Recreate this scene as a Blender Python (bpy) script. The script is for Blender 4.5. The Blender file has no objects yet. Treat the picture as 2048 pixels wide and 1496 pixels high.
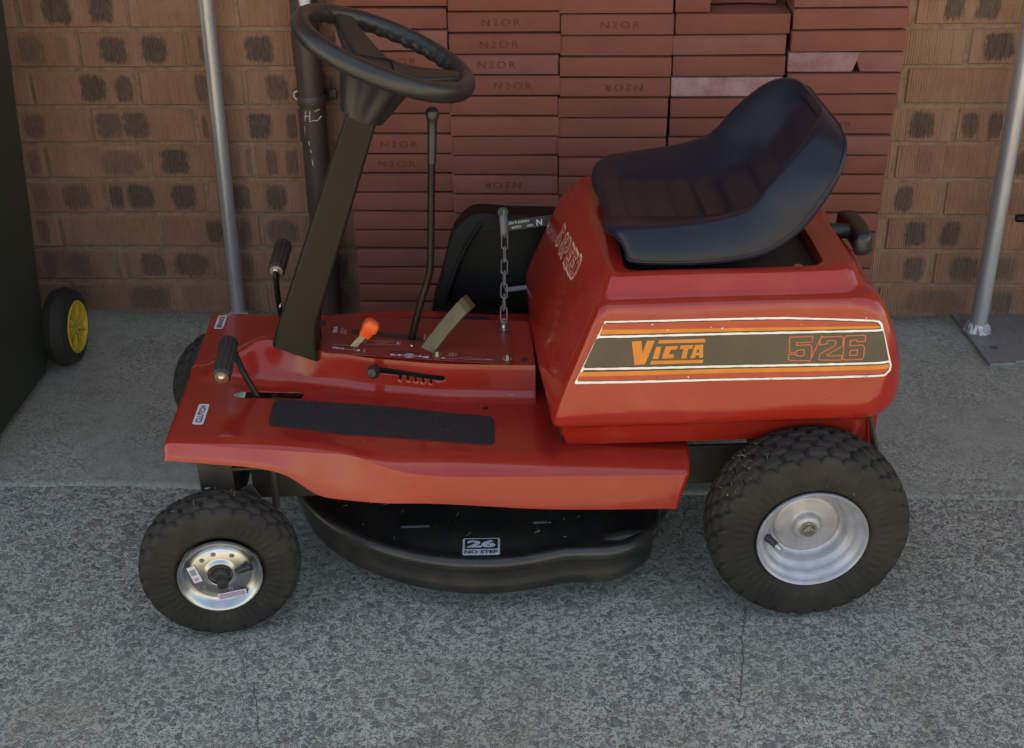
import bpy, bmesh, math, random
from math import sin, cos, pi, radians, sqrt, atan2, exp
from mathutils import Vector, Matrix
from mathutils.bvhtree import BVHTree
from mathutils.geometry import tessellate_polygon
random.seed(7)
SC = bpy.context.scene
COL = SC.collection
# ------------------------------------------------------------------ camera, sky, sun, exposure
CAMLOC = Vector((0.0, -2.763, 1.391))
yaw, pitch, roll = radians(-2.95), radians(29.28), radians(-0.98)
F0 = Vector((sin(yaw), cos(yaw), 0)); R0 = Vector((cos(yaw), -sin(yaw), 0)); U0 = Vector((0, 0, 1))
fwd = F0*cos(pitch) - U0*sin(pitch); dn = -(U0*cos(pitch) + F0*sin(pitch))
right = R0*cos(roll) - dn*sin(roll); down = R0*sin(roll) + dn*cos(roll)
cam = bpy.data.cameras.new('camera'); cam.lens = 2575/2048*36; cam.sensor_width = 36
cam.clip_start = 0.05; cam.clip_end = 400
camo = bpy.data.objects.new('camera', cam); COL.objects.link(camo)
m = Matrix((right, -down, -fwd)).transposed().to_4x4(); m.translation = CAMLOC
camo.matrix_world = m
SC.camera = camo

SUN_EL, SUN_AZ = 76.0, 8.0          # the sun stands behind the house wall: everything in view lies in the wall's shade
W = bpy.data.worlds.new("World"); SC.world = W; W.use_nodes = True
wn = W.node_tree.nodes; bg = wn['Background']
sky = wn.new('ShaderNodeTexSky'); sky.sky_type = 'NISHITA'; sky.sun_disc = False
sky.sun_elevation = radians(SUN_EL); sky.sun_rotation = radians(SUN_AZ)
sky.air_density = 1.0; sky.dust_density = 0.5; sky.ozone_density = 1.5
W.node_tree.links.new(sky.outputs[0], bg.inputs[0]); bg.inputs[1].default_value = 0.10
sl = bpy.data.lights.new('sun', 'SUN'); sl.energy = 5.0; sl.angle = radians(0.53); sl.color = (1.0, 0.86, 0.66)
so = bpy.data.objects.new('sun', sl); COL.objects.link(so)
sdir = Vector((sin(radians(SUN_AZ))*cos(radians(SUN_EL)), cos(radians(SUN_AZ))*cos(radians(SUN_EL)), sin(radians(SUN_EL))))
so.rotation_euler = sdir.to_track_quat('Z', 'Y').to_euler(); so.location = (2, 6, 9)
SC.view_settings.view_transform = 'Standard'; SC.view_settings.look = 'None'
SC.view_settings.exposure = 2.1; SC.view_settings.gamma = 1.0
SC.view_settings.use_curve_mapping = False
SC.view_settings.use_white_balance = True      # the camera was balanced for open shade
SC.view_settings.white_balance_temperature = 9800; SC.view_settings.white_balance_tint = 10

# ------------------------------------------------------------------ materials
MATS = {}
def newmat(name):
    mt = bpy.data.materials.new(name); mt.use_nodes = True
    return mt, mt.node_tree.nodes, mt.node_tree.links, mt.node_tree.nodes['Principled BSDF']
def mix(N, L, fac, a, b, mode='MIX'):
    n = N.new('ShaderNodeMix'); n.data_type = 'RGBA'; n.blend_type = mode
    for key, v in ((0, fac), (6, a), (7, b)):
        if hasattr(v, 'is_output'): L.new(v, n.inputs[key])
        elif key == 0: n.inputs[0].default_value = v
        else: n.inputs[key].default_value = (*v, 1) if len(v) == 3 else v
    return n.outputs[2]
def ramp(N, L, src, stops):
    r = N.new('ShaderNodeValToRGB'); e = r.color_ramp.elements
    while len(e) < len(stops): e.new(0.5)
    for i, (p, c) in enumerate(stops):
        e[i].position = p; e[i].color = (c, c, c, 1) if isinstance(c, (int, float)) else (*c, 1)
    L.new(src, r.inputs[0]); return r.outputs[0]
def coords(N, L, scale=(1, 1, 1), jitter=True):
    t = N.new('ShaderNodeTexCoord'); mp = N.new('ShaderNodeMapping'); mp.inputs['Scale'].default_value = scale
    if jitter:
        oi = N.new('ShaderNodeObjectInfo'); va = N.new('ShaderNodeVectorMath'); va.operation = 'SCALE'
        cb = N.new('ShaderNodeCombineXYZ')
        for i in range(3): L.new(oi.outputs['Random'], cb.inputs[i])
        L.new(cb.outputs[0], va.inputs[0]); va.inputs['Scale'].default_value = 37.0
        ad = N.new('ShaderNodeVectorMath'); L.new(t.outputs['Object'], ad.inputs[0]); L.new(va.outputs[0], ad.inputs[1])
        L.new(ad.outputs[0], mp.inputs['Vector'])
    else:
        L.new(t.outputs['Object'], mp.inputs['Vector'])
    return mp.outputs[0]
def noise(N, L, vec, scale, detail=4, rough=0.55, dist=0.0):
    n = N.new('ShaderNodeTexNoise'); n.inputs['Scale'].default_value = scale; n.inputs['Detail'].default_value = detail
    n.inputs['Roughness'].default_value = rough; n.inputs['Distortion'].default_value = dist
    L.new(vec, n.inputs['Vector']); return n.outputs['Fac']
def voro(N, L, vec, scale, feature='F1', out='Distance'):
    n = N.new('ShaderNodeTexVoronoi'); n.feature = feature; n.inputs['Scale'].default_value = scale
    L.new(vec, n.inputs['Vector']); return n.outputs[out]
def math_(N, L, op, a, b=None, c=None):
    n = N.new('ShaderNodeMath'); n.operation = op
    for i, v in enumerate((a, b, c)):
        if v is None: continue
        if hasattr(v, 'is_output'): L.new(v, n.inputs[i])
        else: n.inputs[i].default_value = v
    return n.outputs[0]
def bump(N, L, B, h, strength=0.3, dist=0.002):
    n = N.new('ShaderNodeBump'); n.inputs['Strength'].default_value = strength; n.inputs['Distance'].default_value = dist
    L.new(h, n.inputs['Height']); L.new(n.outputs[0], B.inputs['Normal']); return n
def simple(name, col, rough=0.5, metal=0.0, var=0.15, vscale=30, dust=None, bumps=None, coat=0.0, spec=None, dustamt=0.25, rvar=0.08):
    mt, N, L, B = newmat(name)
    v = coords(N, L)
    nz = noise(N, L, v, vscale, 5)
    a = tuple(max(0, c*(1-var)) for c in col); b = tuple(min(1, c*(1+var)) for c in col)
    c = mix(N, L, ramp(N, L, nz, [(0.3, 0), (0.7, 1)]), a, b)
    if dust:
        d = noise(N, L, v, vscale*0.35, 8, 0.7)
        dm = math_(N, L, 'MULTIPLY', ramp(N, L, d, [(0.45, 0), (0.75, 1)]), dustamt)
        c = mix(N, L, dm, c, dust)
    L.new(c, B.inputs['Base Color'])
    rn = math_(N, L, 'MULTIPLY_ADD', noise(N, L, v, vscale*1.7, 6, 0.65), rvar*2, rough-rvar)
    L.new(rn, B.inputs['Roughness'])
    B.inputs['Metallic'].default_value = metal
    if coat: B.inputs['Coat Weight'].default_value = coat; B.inputs['Coat Roughness'].default_value = 0.08
    if spec is not None: B.inputs['Specular IOR Level'].default_value = spec
    if bumps: bump(N, L, B, noise(N, L, v, bumps[0], 6), bumps[1], bumps[2])
    MATS[name] = mt; return mt

def m_paint():
    mt, N, L, B = newmat('red_enamel')
    v = coords(N, L, jitter=False)
    big = noise(N, L, v, 4.5, 4); fine = noise(N, L, v, 60, 6, 0.7)
    c = mix(N, L, ramp(N, L, big, [(0.3, 0), (0.7, 1)]), (0.285, 0.0165, 0.0115), (0.325, 0.0195, 0.013))
    # dust lies in soft patches
    d = math_(N, L, 'MULTIPLY', ramp(N, L, noise(N, L, v, 9, 9, 0.72), [(0.5, 0), (0.8, 1)]), 0.10)
    c = mix(N, L, d, c, (0.42, 0.26, 0.18))
    # chips and scratches
    vs = coords(N, L, (1.0, 6.0, 2.0), False)
    ch = ramp(N, L, noise(N, L, vs, 38, 2, 0.5, 0.4), [(0.79, 0), (0.80, 1)])
    c = mix(N, L, math_(N, L, 'MULTIPLY', ch, 0.7), c, (0.45, 0.20, 0.15))
    L.new(c, B.inputs['Base Color'])
    L.new(math_(N, L, 'MULTIPLY_ADD', noise(N, L, v, 7, 5, 0.6), 0.16, 0.10), B.inputs['Roughness'])
    B.inputs['Specular IOR Level'].default_value = 0.42; B.inputs['Coat Weight'].default_value = 0.28; B.inputs['Coat Roughness'].default_value = 0.05
    bump(N, L, B, noise(N, L, v, 9, 1, 0.4), 0.06, 0.004)
    MATS['red'] = mt
def m_wallbrick():
    mt, N, L, B = newmat('ribbed_clay_brick')
    t = N.new('ShaderNodeTexCoord'); sx = N.new('ShaderNodeSeparateXYZ'); L.new(t.outputs['Object'], sx.inputs[0])
    v = coords(N, L); vl = coords(N, L, (1, 1, 0.12))
    c = mix(N, L, ramp(N, L, noise(N, L, v, 14, 5, 0.65), [(0.3, 0), (0.7, 1)]), (0.285, 0.148, 0.096), (0.36, 0.195, 0.13))
    oi = N.new('ShaderNodeObjectInfo')
    c = mix(N, L, math_(N, L, 'MULTIPLY', oi.outputs['Random'], 0.38), c, (0.25, 0.105, 0.07))
    st = ramp(N, L, noise(N, L, vl, 160, 4, 0.7), [(0.5, 0), (0.72, 1)])
    c = mix(N, L, math_(N, L, 'MULTIPLY', st, 0.30), c, (0.09, 0.05, 0.035))
    wob = noise(N, L, v, 38, 4, 0.6); wob2 = noise(N, L, coords(N, L, (1, 1, 0.2)), 330, 3, 0.65)
    prev = None
    for k in ('a', 'b', 'c'):
        at = N.new('ShaderNodeAttribute'); at.attribute_type = 'OBJECT'; at.attribute_name = 'burn_' + k
        s2 = N.new('ShaderNodeSeparateXYZ'); L.new(at.outputs['Vector'], s2.inputs[0])
        dx = math_(N, L, 'DIVIDE', math_(N, L, 'ABSOLUTE', math_(N, L, 'SUBTRACT', sx.outputs[0], s2.outputs[0])), math_(N, L, 'MAXIMUM', s2.outputs[1], 0.002))
        dz = math_(N, L, 'DIVIDE', math_(N, L, 'ABSOLUTE', sx.outputs[2]), 0.033)
        d = math_(N, L, 'POWER', math_(N, L, 'ADD', math_(N, L, 'POWER', dx, 4), math_(N, L, 'POWER', dz, 4)), 0.25)
        d = math_(N, L, 'ADD', d, math_(N, L, 'MULTIPLY_ADD', wob, 0.62, -0.31))
        d = math_(N, L, 'ADD', d, math_(N, L, 'MULTIPLY_ADD', wob2, 0.75, -0.37))
        mk = math_(N, L, 'MULTIPLY', ramp(N, L, d, [(0.74, 1), (1.18, 0)]), s2.outputs[2])
        prev = mk if prev is None else math_(N, L, 'MAXIMUM', prev, mk)
    dark = mix(N, L, ramp(N, L, wob2, [(0.35, 0), (0.65, 1)]), (0.058, 0.044, 0.040), (0.14, 0.09, 0.07))
    c = mix(N, L, math_(N, L, 'MULTIPLY', prev, 0.93), c, dark)
    # patchy darker tone low on the wall
    g = N.new('ShaderNodeNewGeometry'); s3 = N.new('ShaderNodeSeparateXYZ'); L.new(g.outputs['Position'], s3.inputs[0])
    low = math_(N, L, 'MULTIPLY', ramp(N, L, s3.outputs[2], [(0.0, 1), (0.22, 0)]), ramp(N, L, noise(N, L, v, 22, 7, 0.7), [(0.35, 0), (0.7, 0.65)]))
    c = mix(N, L, low, c, (0.16, 0.13, 0.10))
    L.new(c, B.inputs['Base Color']); B.inputs['Roughness'].default_value = 0.88
    B.inputs['Specular IOR Level'].default_value = 0.25
    bump(N, L, B, noise(N, L, vl, 220, 5, 0.7), 0.5, 0.0012)
    MATS['wallbrick'] = mt
def m_paver():
    mt, N, L, B = newmat('red_clay_paver')
    v = coords(N, L); oi = N.new('ShaderNodeObjectInfo')
    c = mix(N, L, ramp(N, L, noise(N, L, v, 12, 6, 0.6), [(0.3, 0), (0.7, 1)]), (0.172, 0.056, 0.041), (0.218, 0.074, 0.054))
    c = mix(N, L, math_(N, L, 'MULTIPLY', oi.outputs['Random'], 0.5), c, (0.25, 0.085, 0.066))
    sp = ramp(N, L, noise(N, L, v, 330, 2), [(0.80, 0), (0.84, 1)])
    c = mix(N, L, math_(N, L, 'MULTIPLY', sp, 0.65), c, (0.55, 0.42, 0.36))
    dk = ramp(N, L, noise(N, L, v, 70, 5, 0.75), [(0.62, 0), (0.8, 0.5)])
    c = mix(N, L, dk, c, (0.12, 0.04, 0.03))
    at = N.new('ShaderNodeAttribute'); at.attribute_type = 'OBJECT'; at.attribute_name = 'bloom'
    s2 = N.new('ShaderNodeSeparateXYZ'); L.new(at.outputs['Vector'], s2.inputs[0])
    bl = math_(N, L, 'MULTIPLY', ramp(N, L, noise(N, L, v, 26, 8, 0.72), [(0.30, 0.15), (0.62, 1)]), s2.outputs[0])
    c = mix(N, L, bl, c, (0.43, 0.30, 0.33))
    L.new(c, B.inputs['Base Color']); B.inputs['Roughness'].default_value = 0.9; B.inputs['Specular IOR Level'].default_value = 0.2
    bump(N, L, B, noise(N, L, v, 190, 6, 0.7), 0.35, 0.0012)
    MATS['paver'] = mt
def m_aggregate():
    mt, N, L, B = newmat('exposed_aggregate_concrete')
    v = coords(N, L, jitter=False)
    # warp so that the stones do not read as cells
    nv = N.new('ShaderNodeTexNoise'); nv.inputs['Scale'].default_value = 55; nv.inputs['Detail'].default_value = 3; L.new(v, nv.inputs['Vector'])
    ad = N.new('ShaderNodeVectorMath'); ad.operation = 'MULTIPLY_ADD'
    L.new(nv.outputs['Color'], ad.inputs[0]); ad.inputs[1].default_value = (0.014, 0.014, 0.014); L.new(v, ad.inputs[2])
    wv = ad.outputs[0]
    e1 = voro(N, L, wv, 112, 'DISTANCE_TO_EDGE'); c1 = voro(N, L, wv, 112, 'F1', 'Color')
    e2 = voro(N, L, wv, 270, 'DISTANCE_TO_EDGE'); c2 = voro(N, L, wv, 270, 'F1', 'Color')
    s1 = N.new('ShaderNodeSeparateColor'); L.new(c1, s1.inputs[0]); s2 = N.new('ShaderNodeSeparateColor'); L.new(c2, s2.inputs[0])
    big = math_(N, L, 'MULTIPLY', ramp(N, L, e1, [(0.07, 0), (0.16, 1)]), ramp(N, L, s1.outputs[0], [(0.70, 0), (0.76, 1)]))
    sml = math_(N, L, 'MULTIPLY', ramp(N, L, e2, [(0.05, 0), (0.18, 1)]), ramp(N, L, s2.outputs[0], [(0.38, 0), (0.46, 1)]))
    fine = noise(N, L, v, 420, 5, 0.75); mid = noise(N, L, v, 60, 7, 0.72); lg = noise(N, L, v, 2.3, 5, 0.6)
    mort = mix(N, L, ramp(N, L, fine, [(0.3, 0), (0.7, 1)]), (0.345, 0.338, 0.295), (0.66, 0.645, 0.57))
    mort = mix(N, L, ramp(N, L, mid, [(0.42, 0), (0.75, 0.55)]), mort, (0.19, 0.19, 0.175))
    st = mix(N, L, s1.outputs[1], (0.12, 0.122, 0.12), (0.25, 0.25, 0.235))
    st = mix(N, L, ramp(N, L, s1.outputs[2], [(0.9, 0), (0.95, 0.6)]), st, (0.24, 0.18, 0.11))
    ss = mix(N, L, s2.outputs[1], (0.10, 0.10, 0.096), (0.32, 0.315, 0.29))
    c = mix(N, L, math_(N, L, 'MULTIPLY', sml, 0.85), mort, ss)
    c = mix(N, L, math_(N, L, 'MULTIPLY', big, 0.8), c, st)
    e3 = voro(N, L, wv, 62, 'DISTANCE_TO_EDGE'); c3 = voro(N, L, wv, 62, 'F1', 'Color')
    s3 = N.new('ShaderNodeSeparateColor'); L.new(c3, s3.inputs[0])
    pick = ramp(N, L, s3.outputs[0], [(0.84, 0), (0.85, 1)])
    lrg = math_(N, L, 'MULTIPLY', ramp(N, L, e3, [(0.10, 0), (0.15, 1)]), pick)
    rimm = math_(N, L, 'MULTIPLY', math_(N, L, 'SUBTRACT', ramp(N, L, e3, [(0.03, 0), (0.09, 1)]), ramp(N, L, e3, [(0.10, 0), (0.15, 1)])), pick)
    c = mix(N, L, math_(N, L, 'MULTIPLY', rimm, 0.4), c, (0.50, 0.495, 0.45))
    c = mix(N, L, math_(N, L, 'MULTIPLY', lrg, 0.92), c, mix(N, L, s3.outputs[1], (0.17, 0.172, 0.172), (0.29, 0.285, 0.262)))
    big = math_(N, L, 'MAXIMUM', big, lrg)
    pit = ramp(N, L, noise(N, L, v, 190, 3, 0.6), [(0.66, 0), (0.71, 1)])
    c = mix(N, L, math_(N, L, 'MULTIPLY', pit, 0.75), c, (0.04, 0.04, 0.038))
    wht = ramp(N, L, noise(N, L, v, 300, 3, 0.6, 0.5), [(0.67, 0), (0.74, 1)])
    c = mix(N, L, math_(N, L, 'MULTIPLY', wht, 0.6), c, (0.66, 0.65, 0.60))
    c = mix(N, L, math_(N, L, 'MULTIPLY', ramp(N, L, lg, [(0.35, 0), (0.65, 1)]), 0.30), c, (0.16, 0.165, 0.17))
    mo = ramp(N, L, noise(N, L, v, 4.2, 8, 0.7), [(0.46, 0), (0.68, 0.6)])
    c = mix(N, L, mo, c, (0.30, 0.285, 0.22))
    st2 = ramp(N, L, noise(N, L, v, 7.5, 6, 0.62, 0.8), [(0.60, 0), (0.70, 0.55)])
    c = mix(N, L, st2, c, (0.13, 0.125, 0.11))
    L.new(c, B.inputs['Base Color']); B.inputs['Roughness'].default_value = 0.9; B.inputs['Specular IOR Level'].default_value = 0.25
    h = math_(N, L, 'ADD', math_(N, L, 'MULTIPLY', big, 0.7), math_(N, L, 'MULTIPLY_ADD', sml, 0.45, math_(N, L, 'MULTIPLY_ADD', fine, 0.5, math_(N, L, 'MULTIPLY', pit, -1.2))))
    bump(N, L, B, h, 1.0, 0.005)
    MATS['aggregate'] = mt
def m_path():
    mt, N, L, B = newmat('worn_path_concrete')
    v = coords(N, L, jitter=False); vs = coords(N, L, (0.35, 1, 1), False)
    fine = noise(N, L, v, 380, 6, 0.75); mid = noise(N, L, v, 26, 8, 0.7); lg = noise(N, L, v, 3.0, 6, 0.62)
    c = mix(N, L, ramp(N, L, fine, [(0.28, 0), (0.72, 1)]), (0.215, 0.213, 0.19), (0.385, 0.38, 0.34))
    c = mix(N, L, ramp(N, L, mid, [(0.45, 0), (0.72, 0.6)]), c, (0.17, 0.165, 0.145))
    c = mix(N, L, ramp(N, L, lg, [(0.42, 0), (0.64, 0.55)]), c, (0.20, 0.19, 0.165))
    pit = ramp(N, L, noise(N, L, vs, 95, 3, 0.6), [(0.68, 0), (0.74, 1)])
    c = mix(N, L, math_(N, L, 'MULTIPLY', pit, 0.6), c, (0.045, 0.045, 0.042))
    wh = ramp(N, L, noise(N, L, v, 210, 2), [(0.73, 0), (0.78, 1)])
    c = mix(N, L, math_(N, L, 'MULTIPLY', wh, 0.4), c, (0.5, 0.5, 0.46))
    sv = voro(N, L, v, 230, 'F1', 'Color'); sc = N.new('ShaderNodeSeparateColor'); L.new(sv, sc.inputs[0])
    worn = ramp(N, L, noise(N, L, v, 5.0, 6, 0.65), [(0.40, 0.25), (0.62, 1)])
    c = mix(N, L, math_(N, L, 'MULTIPLY', worn, ramp(N, L, sc.outputs[0], [(0.62, 0), (0.70, 0.6)])), c, (0.10, 0.10, 0.095))
    c = mix(N, L, math_(N, L, 'MULTIPLY', worn, ramp(N, L, sc.outputs[1], [(0.78, 0), (0.84, 0.55)])), c, (0.44, 0.43, 0.39))
    # uneven darker tone along the wall foot and the front edge
    g = N.new('ShaderNodeNewGeometry'); s3 = N.new('ShaderNodeSeparateXYZ'); L.new(g.outputs['Position'], s3.inputs[0])
    ed = ramp(N, L, math_(N, L, 'MULTIPLY_ADD', s3.outputs[1], 1.0, 0.76), [(0.0, 0.35), (0.05, 0.0), (0.70, 0.0), (0.77, 0.75)])
    c = mix(N, L, math_(N, L, 'MULTIPLY', ed, ramp(N, L, mid, [(0.25, 0.3), (0.6, 1)])), c, (0.09, 0.085, 0.07))
    L.new(c, B.inputs['Base Color']); B.inputs['Roughness'].default_value = 0.9; B.inputs['Specular IOR Level'].default_value = 0.25
    h = math_(N, L, 'MULTIPLY_ADD', fine, 0.5, math_(N, L, 'MULTIPLY_ADD', pit, -1.0, math_(N, L, 'MULTIPLY', mid, 0.5)))
    bump(N, L, B, h, 0.55, 0.002)
    MATS['path'] = mt
def m_metal(name, col, rough, streak=True, rust=None, rustamt=0.4, metal=1.0):
    mt, N, L, B = newmat(name)
    v = coords(N, L); vs = coords(N, L, (1, 1, 0.15))
    a = tuple(c*0.78 for c in col); b = tuple(min(1, c*1.1) for c in col)
    c = mix(N, L, ramp(N, L, noise(N, L, vs if streak else v, 40, 6, 0.65), [(0.3, 0), (0.7, 1)]), a, b)
    if rust:
        c = mix(N, L, math_(N, L, 'MULTIPLY', ramp(N, L, noise(N, L, v, 34, 8, 0.75), [(0.55, 0), (0.72, 1)]), rustamt), c, rust)
    L.new(c, B.inputs['Base Color']); B.inputs['Metallic'].default_value = metal
    L.new(math_(N, L, 'MULTIPLY_ADD', noise(N, L, v, 90, 6, 0.7), 0.22, rough-0.11), B.inputs['Roughness'])
    if name == 'dark_steel': B.inputs['Specular IOR Level'].default_value = 0.22
    bump(N, L, B, noise(N, L, v, 120, 5, 0.7), 0.12, 0.0008)
    MATS[name] = mt
m_paint(); m_wallbrick(); m_paver(); m_aggregate(); m_path()
m_metal('galv', (0.50, 0.51, 0.56), 0.42, rust=(0.12, 0.08, 0.06), rustamt=0.25, metal=0.75)
m_metal('plate', (0.27, 0.27, 0.285), 0.55, rust=(0.12, 0.07, 0.045), rustamt=0.6, metal=0.5)
m_metal('zinc', (0.46, 0.48, 0.51), 0.30, streak=False)
m_metal('silver', (0.44, 0.44, 0.48), 0.46, streak=False, metal=0.55)
m_metal('bolt', (0.55, 0.52, 0.44), 0.33, streak=False, rust=(0.2, 0.12, 0.06), rustamt=0.5)
m_metal('bare', (0.16, 0.125, 0.075), 0.42, rust=(0.07, 0.05, 0.035), rustamt=0.7, metal=0.6)
m_metal('dark_steel', (0.012, 0.011, 0.010), 0.28, rust=(0.05, 0.03, 0.02), rustamt=0.3, metal=0.15)
simple('mortar', (0.27, 0.165, 0.11), 0.95, var=0.25, vscale=60, dust=(0.30, 0.27, 0.22), bumps=(160, 0.6, 0.003), spec=0.2)
simple('vinyl', (0.0075, 0.0105, 0.022), 0.34, var=0.2, vscale=20, dust=(0.06, 0.055, 0.05), dustamt=0.10, bumps=(700, 0.12, 0.0004), rvar=0.06, spec=0.28)
simple('wheel_plastic', (0.014, 0.015, 0.018), 0.36, var=0.15, vscale=40, dust=(0.08, 0.07, 0.06), dustamt=0.12, bumps=(400, 0.06, 0.0004))
simple('black_paint', (0.0075, 0.0065, 0.006), 0.42, var=0.2, vscale=25, dust=(0.06, 0.05, 0.04), dustamt=0.1, spec=0.14)
simple('column_paint', (0.014, 0.0115, 0.009), 0.33, var=0.12, vscale=12, dust=(0.11, 0.09, 0.065), dustamt=0.06, spec=0.15)
simple('deck_black', (0.017, 0.0165, 0.017), 0.34, var=0.25, vscale=22, dust=(0.20, 0.155, 0.10), dustamt=0.22, bumps=(60, 0.15, 0.001))
simple('chassis', (0.022, 0.019, 0.017), 0.6, var=0.3, vscale=30, dust=(0.12, 0.08, 0.05), dustamt=0.4)
simple('rubber', (0.018, 0.0168, 0.0155), 0.7, var=0.25, vscale=22, dust=(0.12, 0.10, 0.075), dustamt=0.22, bumps=(220, 0.25, 0.0008), spec=0.28)
simple('pad_rubber', (0.014, 0.014, 0.015), 0.55, var=0.2, vscale=60, dust=(0.12, 0.11, 0.1), dustamt=0.2)
simple('grip_mat', (0.030, 0.026, 0.028), 0.93, var=0.3, vscale=260, bumps=(520, 0.7, 0.0012), dust=(0.10, 0.075, 0.06), dustamt=0.15, spec=0.15)
simple('pipe_paint', (0.055, 0.036, 0.032), 0.45, var=0.12, vscale=20, dust=(0.12, 0.09, 0.08), dustamt=0.2)
simple('bin_green', (0.020, 0.026, 0.018), 0.55, var=0.1, vscale=14, dust=(0.05, 0.05, 0.04), dustamt=0.3, bumps=(240, 0.15, 0.0008))
simple('bin_yellow', (0.52, 0.36, 0.035), 0.5, var=0.12, vscale=30, dust=(0.25, 0.17, 0.06), dustamt=0.4)
simple('orange_plastic', (0.80, 0.10, 0.022), 0.42, var=0.1, vscale=60)
simple('cream_steel', (0.34, 0.27, 0.17), 0.5, var=0.3, vscale=90)
simple('sticker_white', (0.62, 0.62, 0.68), 0.45, var=0.06, vscale=80, dust=(0.35, 0.28, 0.24), dustamt=0.3)
simple('print_black', (0.022, 0.020, 0.020), 0.5, var=0.1)
simple('print_maroon', (0.075, 0.014, 0.016), 0.5, var=0.1)
simple('decal_dark', (0.060, 0.045, 0.032), 0.42, var=0.16, vscale=18, dust=(0.10, 0.08, 0.06), dustamt=0.3)
simple('decal_orange', (0.60, 0.175, 0.020), 0.40, var=0.1, vscale=40, dust=(0.70, 0.36, 0.10), dustamt=0.3)
simple('decal_red', (0.40, 0.050, 0.022), 0.40, var=0.08, vscale=40)
simple('decal_line', (0.50, 0.115, 0.045), 0.45, var=0.1)
simple('decal_white', (0.74, 0.72, 0.68), 0.42, var=0.06, vscale=60, dust=(0.4, 0.3, 0.24), dustamt=0.25)
simple('decal_pink', (0.60, 0.36, 0.34), 0.45, var=0.1)
simple('panel_red', (0.20, 0.022, 0.019), 0.33, var=0.1, vscale=20)
simple('purple_print', (0.36, 0.25, 0.36), 0.5, var=0.2, vscale=300)
simple('straw', (0.22, 0.18, 0.10), 0.8, var=0.3, vscale=200)
simple('chalk', (0.6, 0.58, 0.56), 0.9, var=0.2, vscale=200)
simple('silicone', (0.66, 0.66, 0.68), 0.6, var=0.1)
simple('roof_metal', (0.30, 0.29, 0.27), 0.6, var=0.1)
simple('stamp', (0.146, 0.047, 0.035), 0.95, var=0.25, vscale=200, spec=0.1)
simple('crack', (0.085, 0.083, 0.078), 0.95, var=0.2)

# ------------------------------------------------------------------ mesh helpers
def tag(o, label=None, cat=None, group=None, kind=None):
    if label: o['label'] = label
    if cat: o['category'] = cat
    if group: o['group'] = group
    if kind: o['kind'] = kind
    return o
def link(o, parent=None):
    COL.objects.link(o)
    if parent: o.parent = parent
    return o
def meshdata(name, verts, faces, mats, fm=None, smooth=True, angle=35):
    me = bpy.data.meshes.new(name); me.from_pydata([tuple(v) for v in verts], [], faces); me.validate(); me.update()
    bm = bmesh.new(); bm.from_mesh(me); bmesh.ops.recalc_face_normals(bm, faces=bm.faces); bm.to_mesh(me); bm.free()
    for mm in (mats if isinstance(mats, (list, tuple)) else [mats]): me.materials.append(MATS[mm])
    if fm and len(fm) == len(me.polygons):
        for p, i in zip(me.polygons, fm): p.material_index = i
    if smooth:
        for p in me.polygons: p.use_smooth = True
        if angle: me.set_sharp_from_angle(angle=radians(angle))
    return me
def obj(name, vf, mats, parent=None, fm=None, smooth=True, angle=35, loc=None):
    o = bpy.data.objects.new(name, meshdata(name, vf[0], vf[1], mats, fm, smooth, angle))
    link(o, parent)
    if loc: o.location = loc
    return o
def join(*parts):
    V, Fc = [], []
    for v, f in parts:
        b = len(V); V += [Vector(q) for q in v]; Fc += [tuple(i+b for i in q) for q in f]
    return V, Fc
def bm_out(bm):
    bm.verts.ensure_lookup_table()
    V = [v.co.copy() for v in bm.verts]; idx = {v: i for i, v in enumerate(bm.verts)}
    Fc = [tuple(idx[v] for v in f.verts) for f in bm.faces]; bm.free(); return V, Fc
def box(c, s, bev=0.0, seg=2, M=None):
    bm = bmesh.new(); bmesh.ops.create_cube(bm, size=1)
    for v in bm.verts: v.co = Vector((v.co.x*s[0], v.co.y*s[1], v.co.z*s[2]))
    if bev: bmesh.ops.bevel(bm, geom=list(bm.edges), offset=bev, segments=seg, affect='EDGES', profile=0.5)
    V, Fc = bm_out(bm)
    c = Vector(c)
    return ([(M @ v if M else v) + c for v in V], Fc)
def basis(d, up=Vector((0, 0, 1))):
    d = Vector(d).normalized(); up = Vector(up)
    if abs(d.dot(up)) > 0.98: up = Vector((0, 1, 0))
    a = up.cross(d).normalized(); b = d.cross(a)
    return a, b, d
def tube(pts, r, n=12, cap=True, closed=False):
    pts = [Vector(p) for p in pts]; k = len(pts)
    rs = r if isinstance(r, (list, tuple)) else [r]*k
    V, Fc = [], []; a = None
    for i, p in enumerate(pts):
        if closed: d = pts[(i+1) % k] - pts[i-1]
        else: d = (pts[min(i+1, k-1)] - pts[max(i-1, 0)])
        d.normalize()
        if a is None: a, b, _ = basis(d)
        else:
            a = (a - d*a.dot(d)).normalized(); b = d.cross(a)
        for j in range(n):
            t = 2*pi*j/n; V.append(p + (a*cos(t) + b*sin(t))*rs[i])
    for i in range(k if closed else k-1):
        for j in range(n):
            i2 = (i+1) % k
            Fc.append((i*n+j, i*n+(j+1) % n, i2*n+(j+1) % n, i2*n+j))
    if cap and not closed:
        Fc.append(tuple(range(n-1, -1, -1))); Fc.append(tuple((k-1)*n+j for j in range(n)))
    return V, Fc
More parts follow.
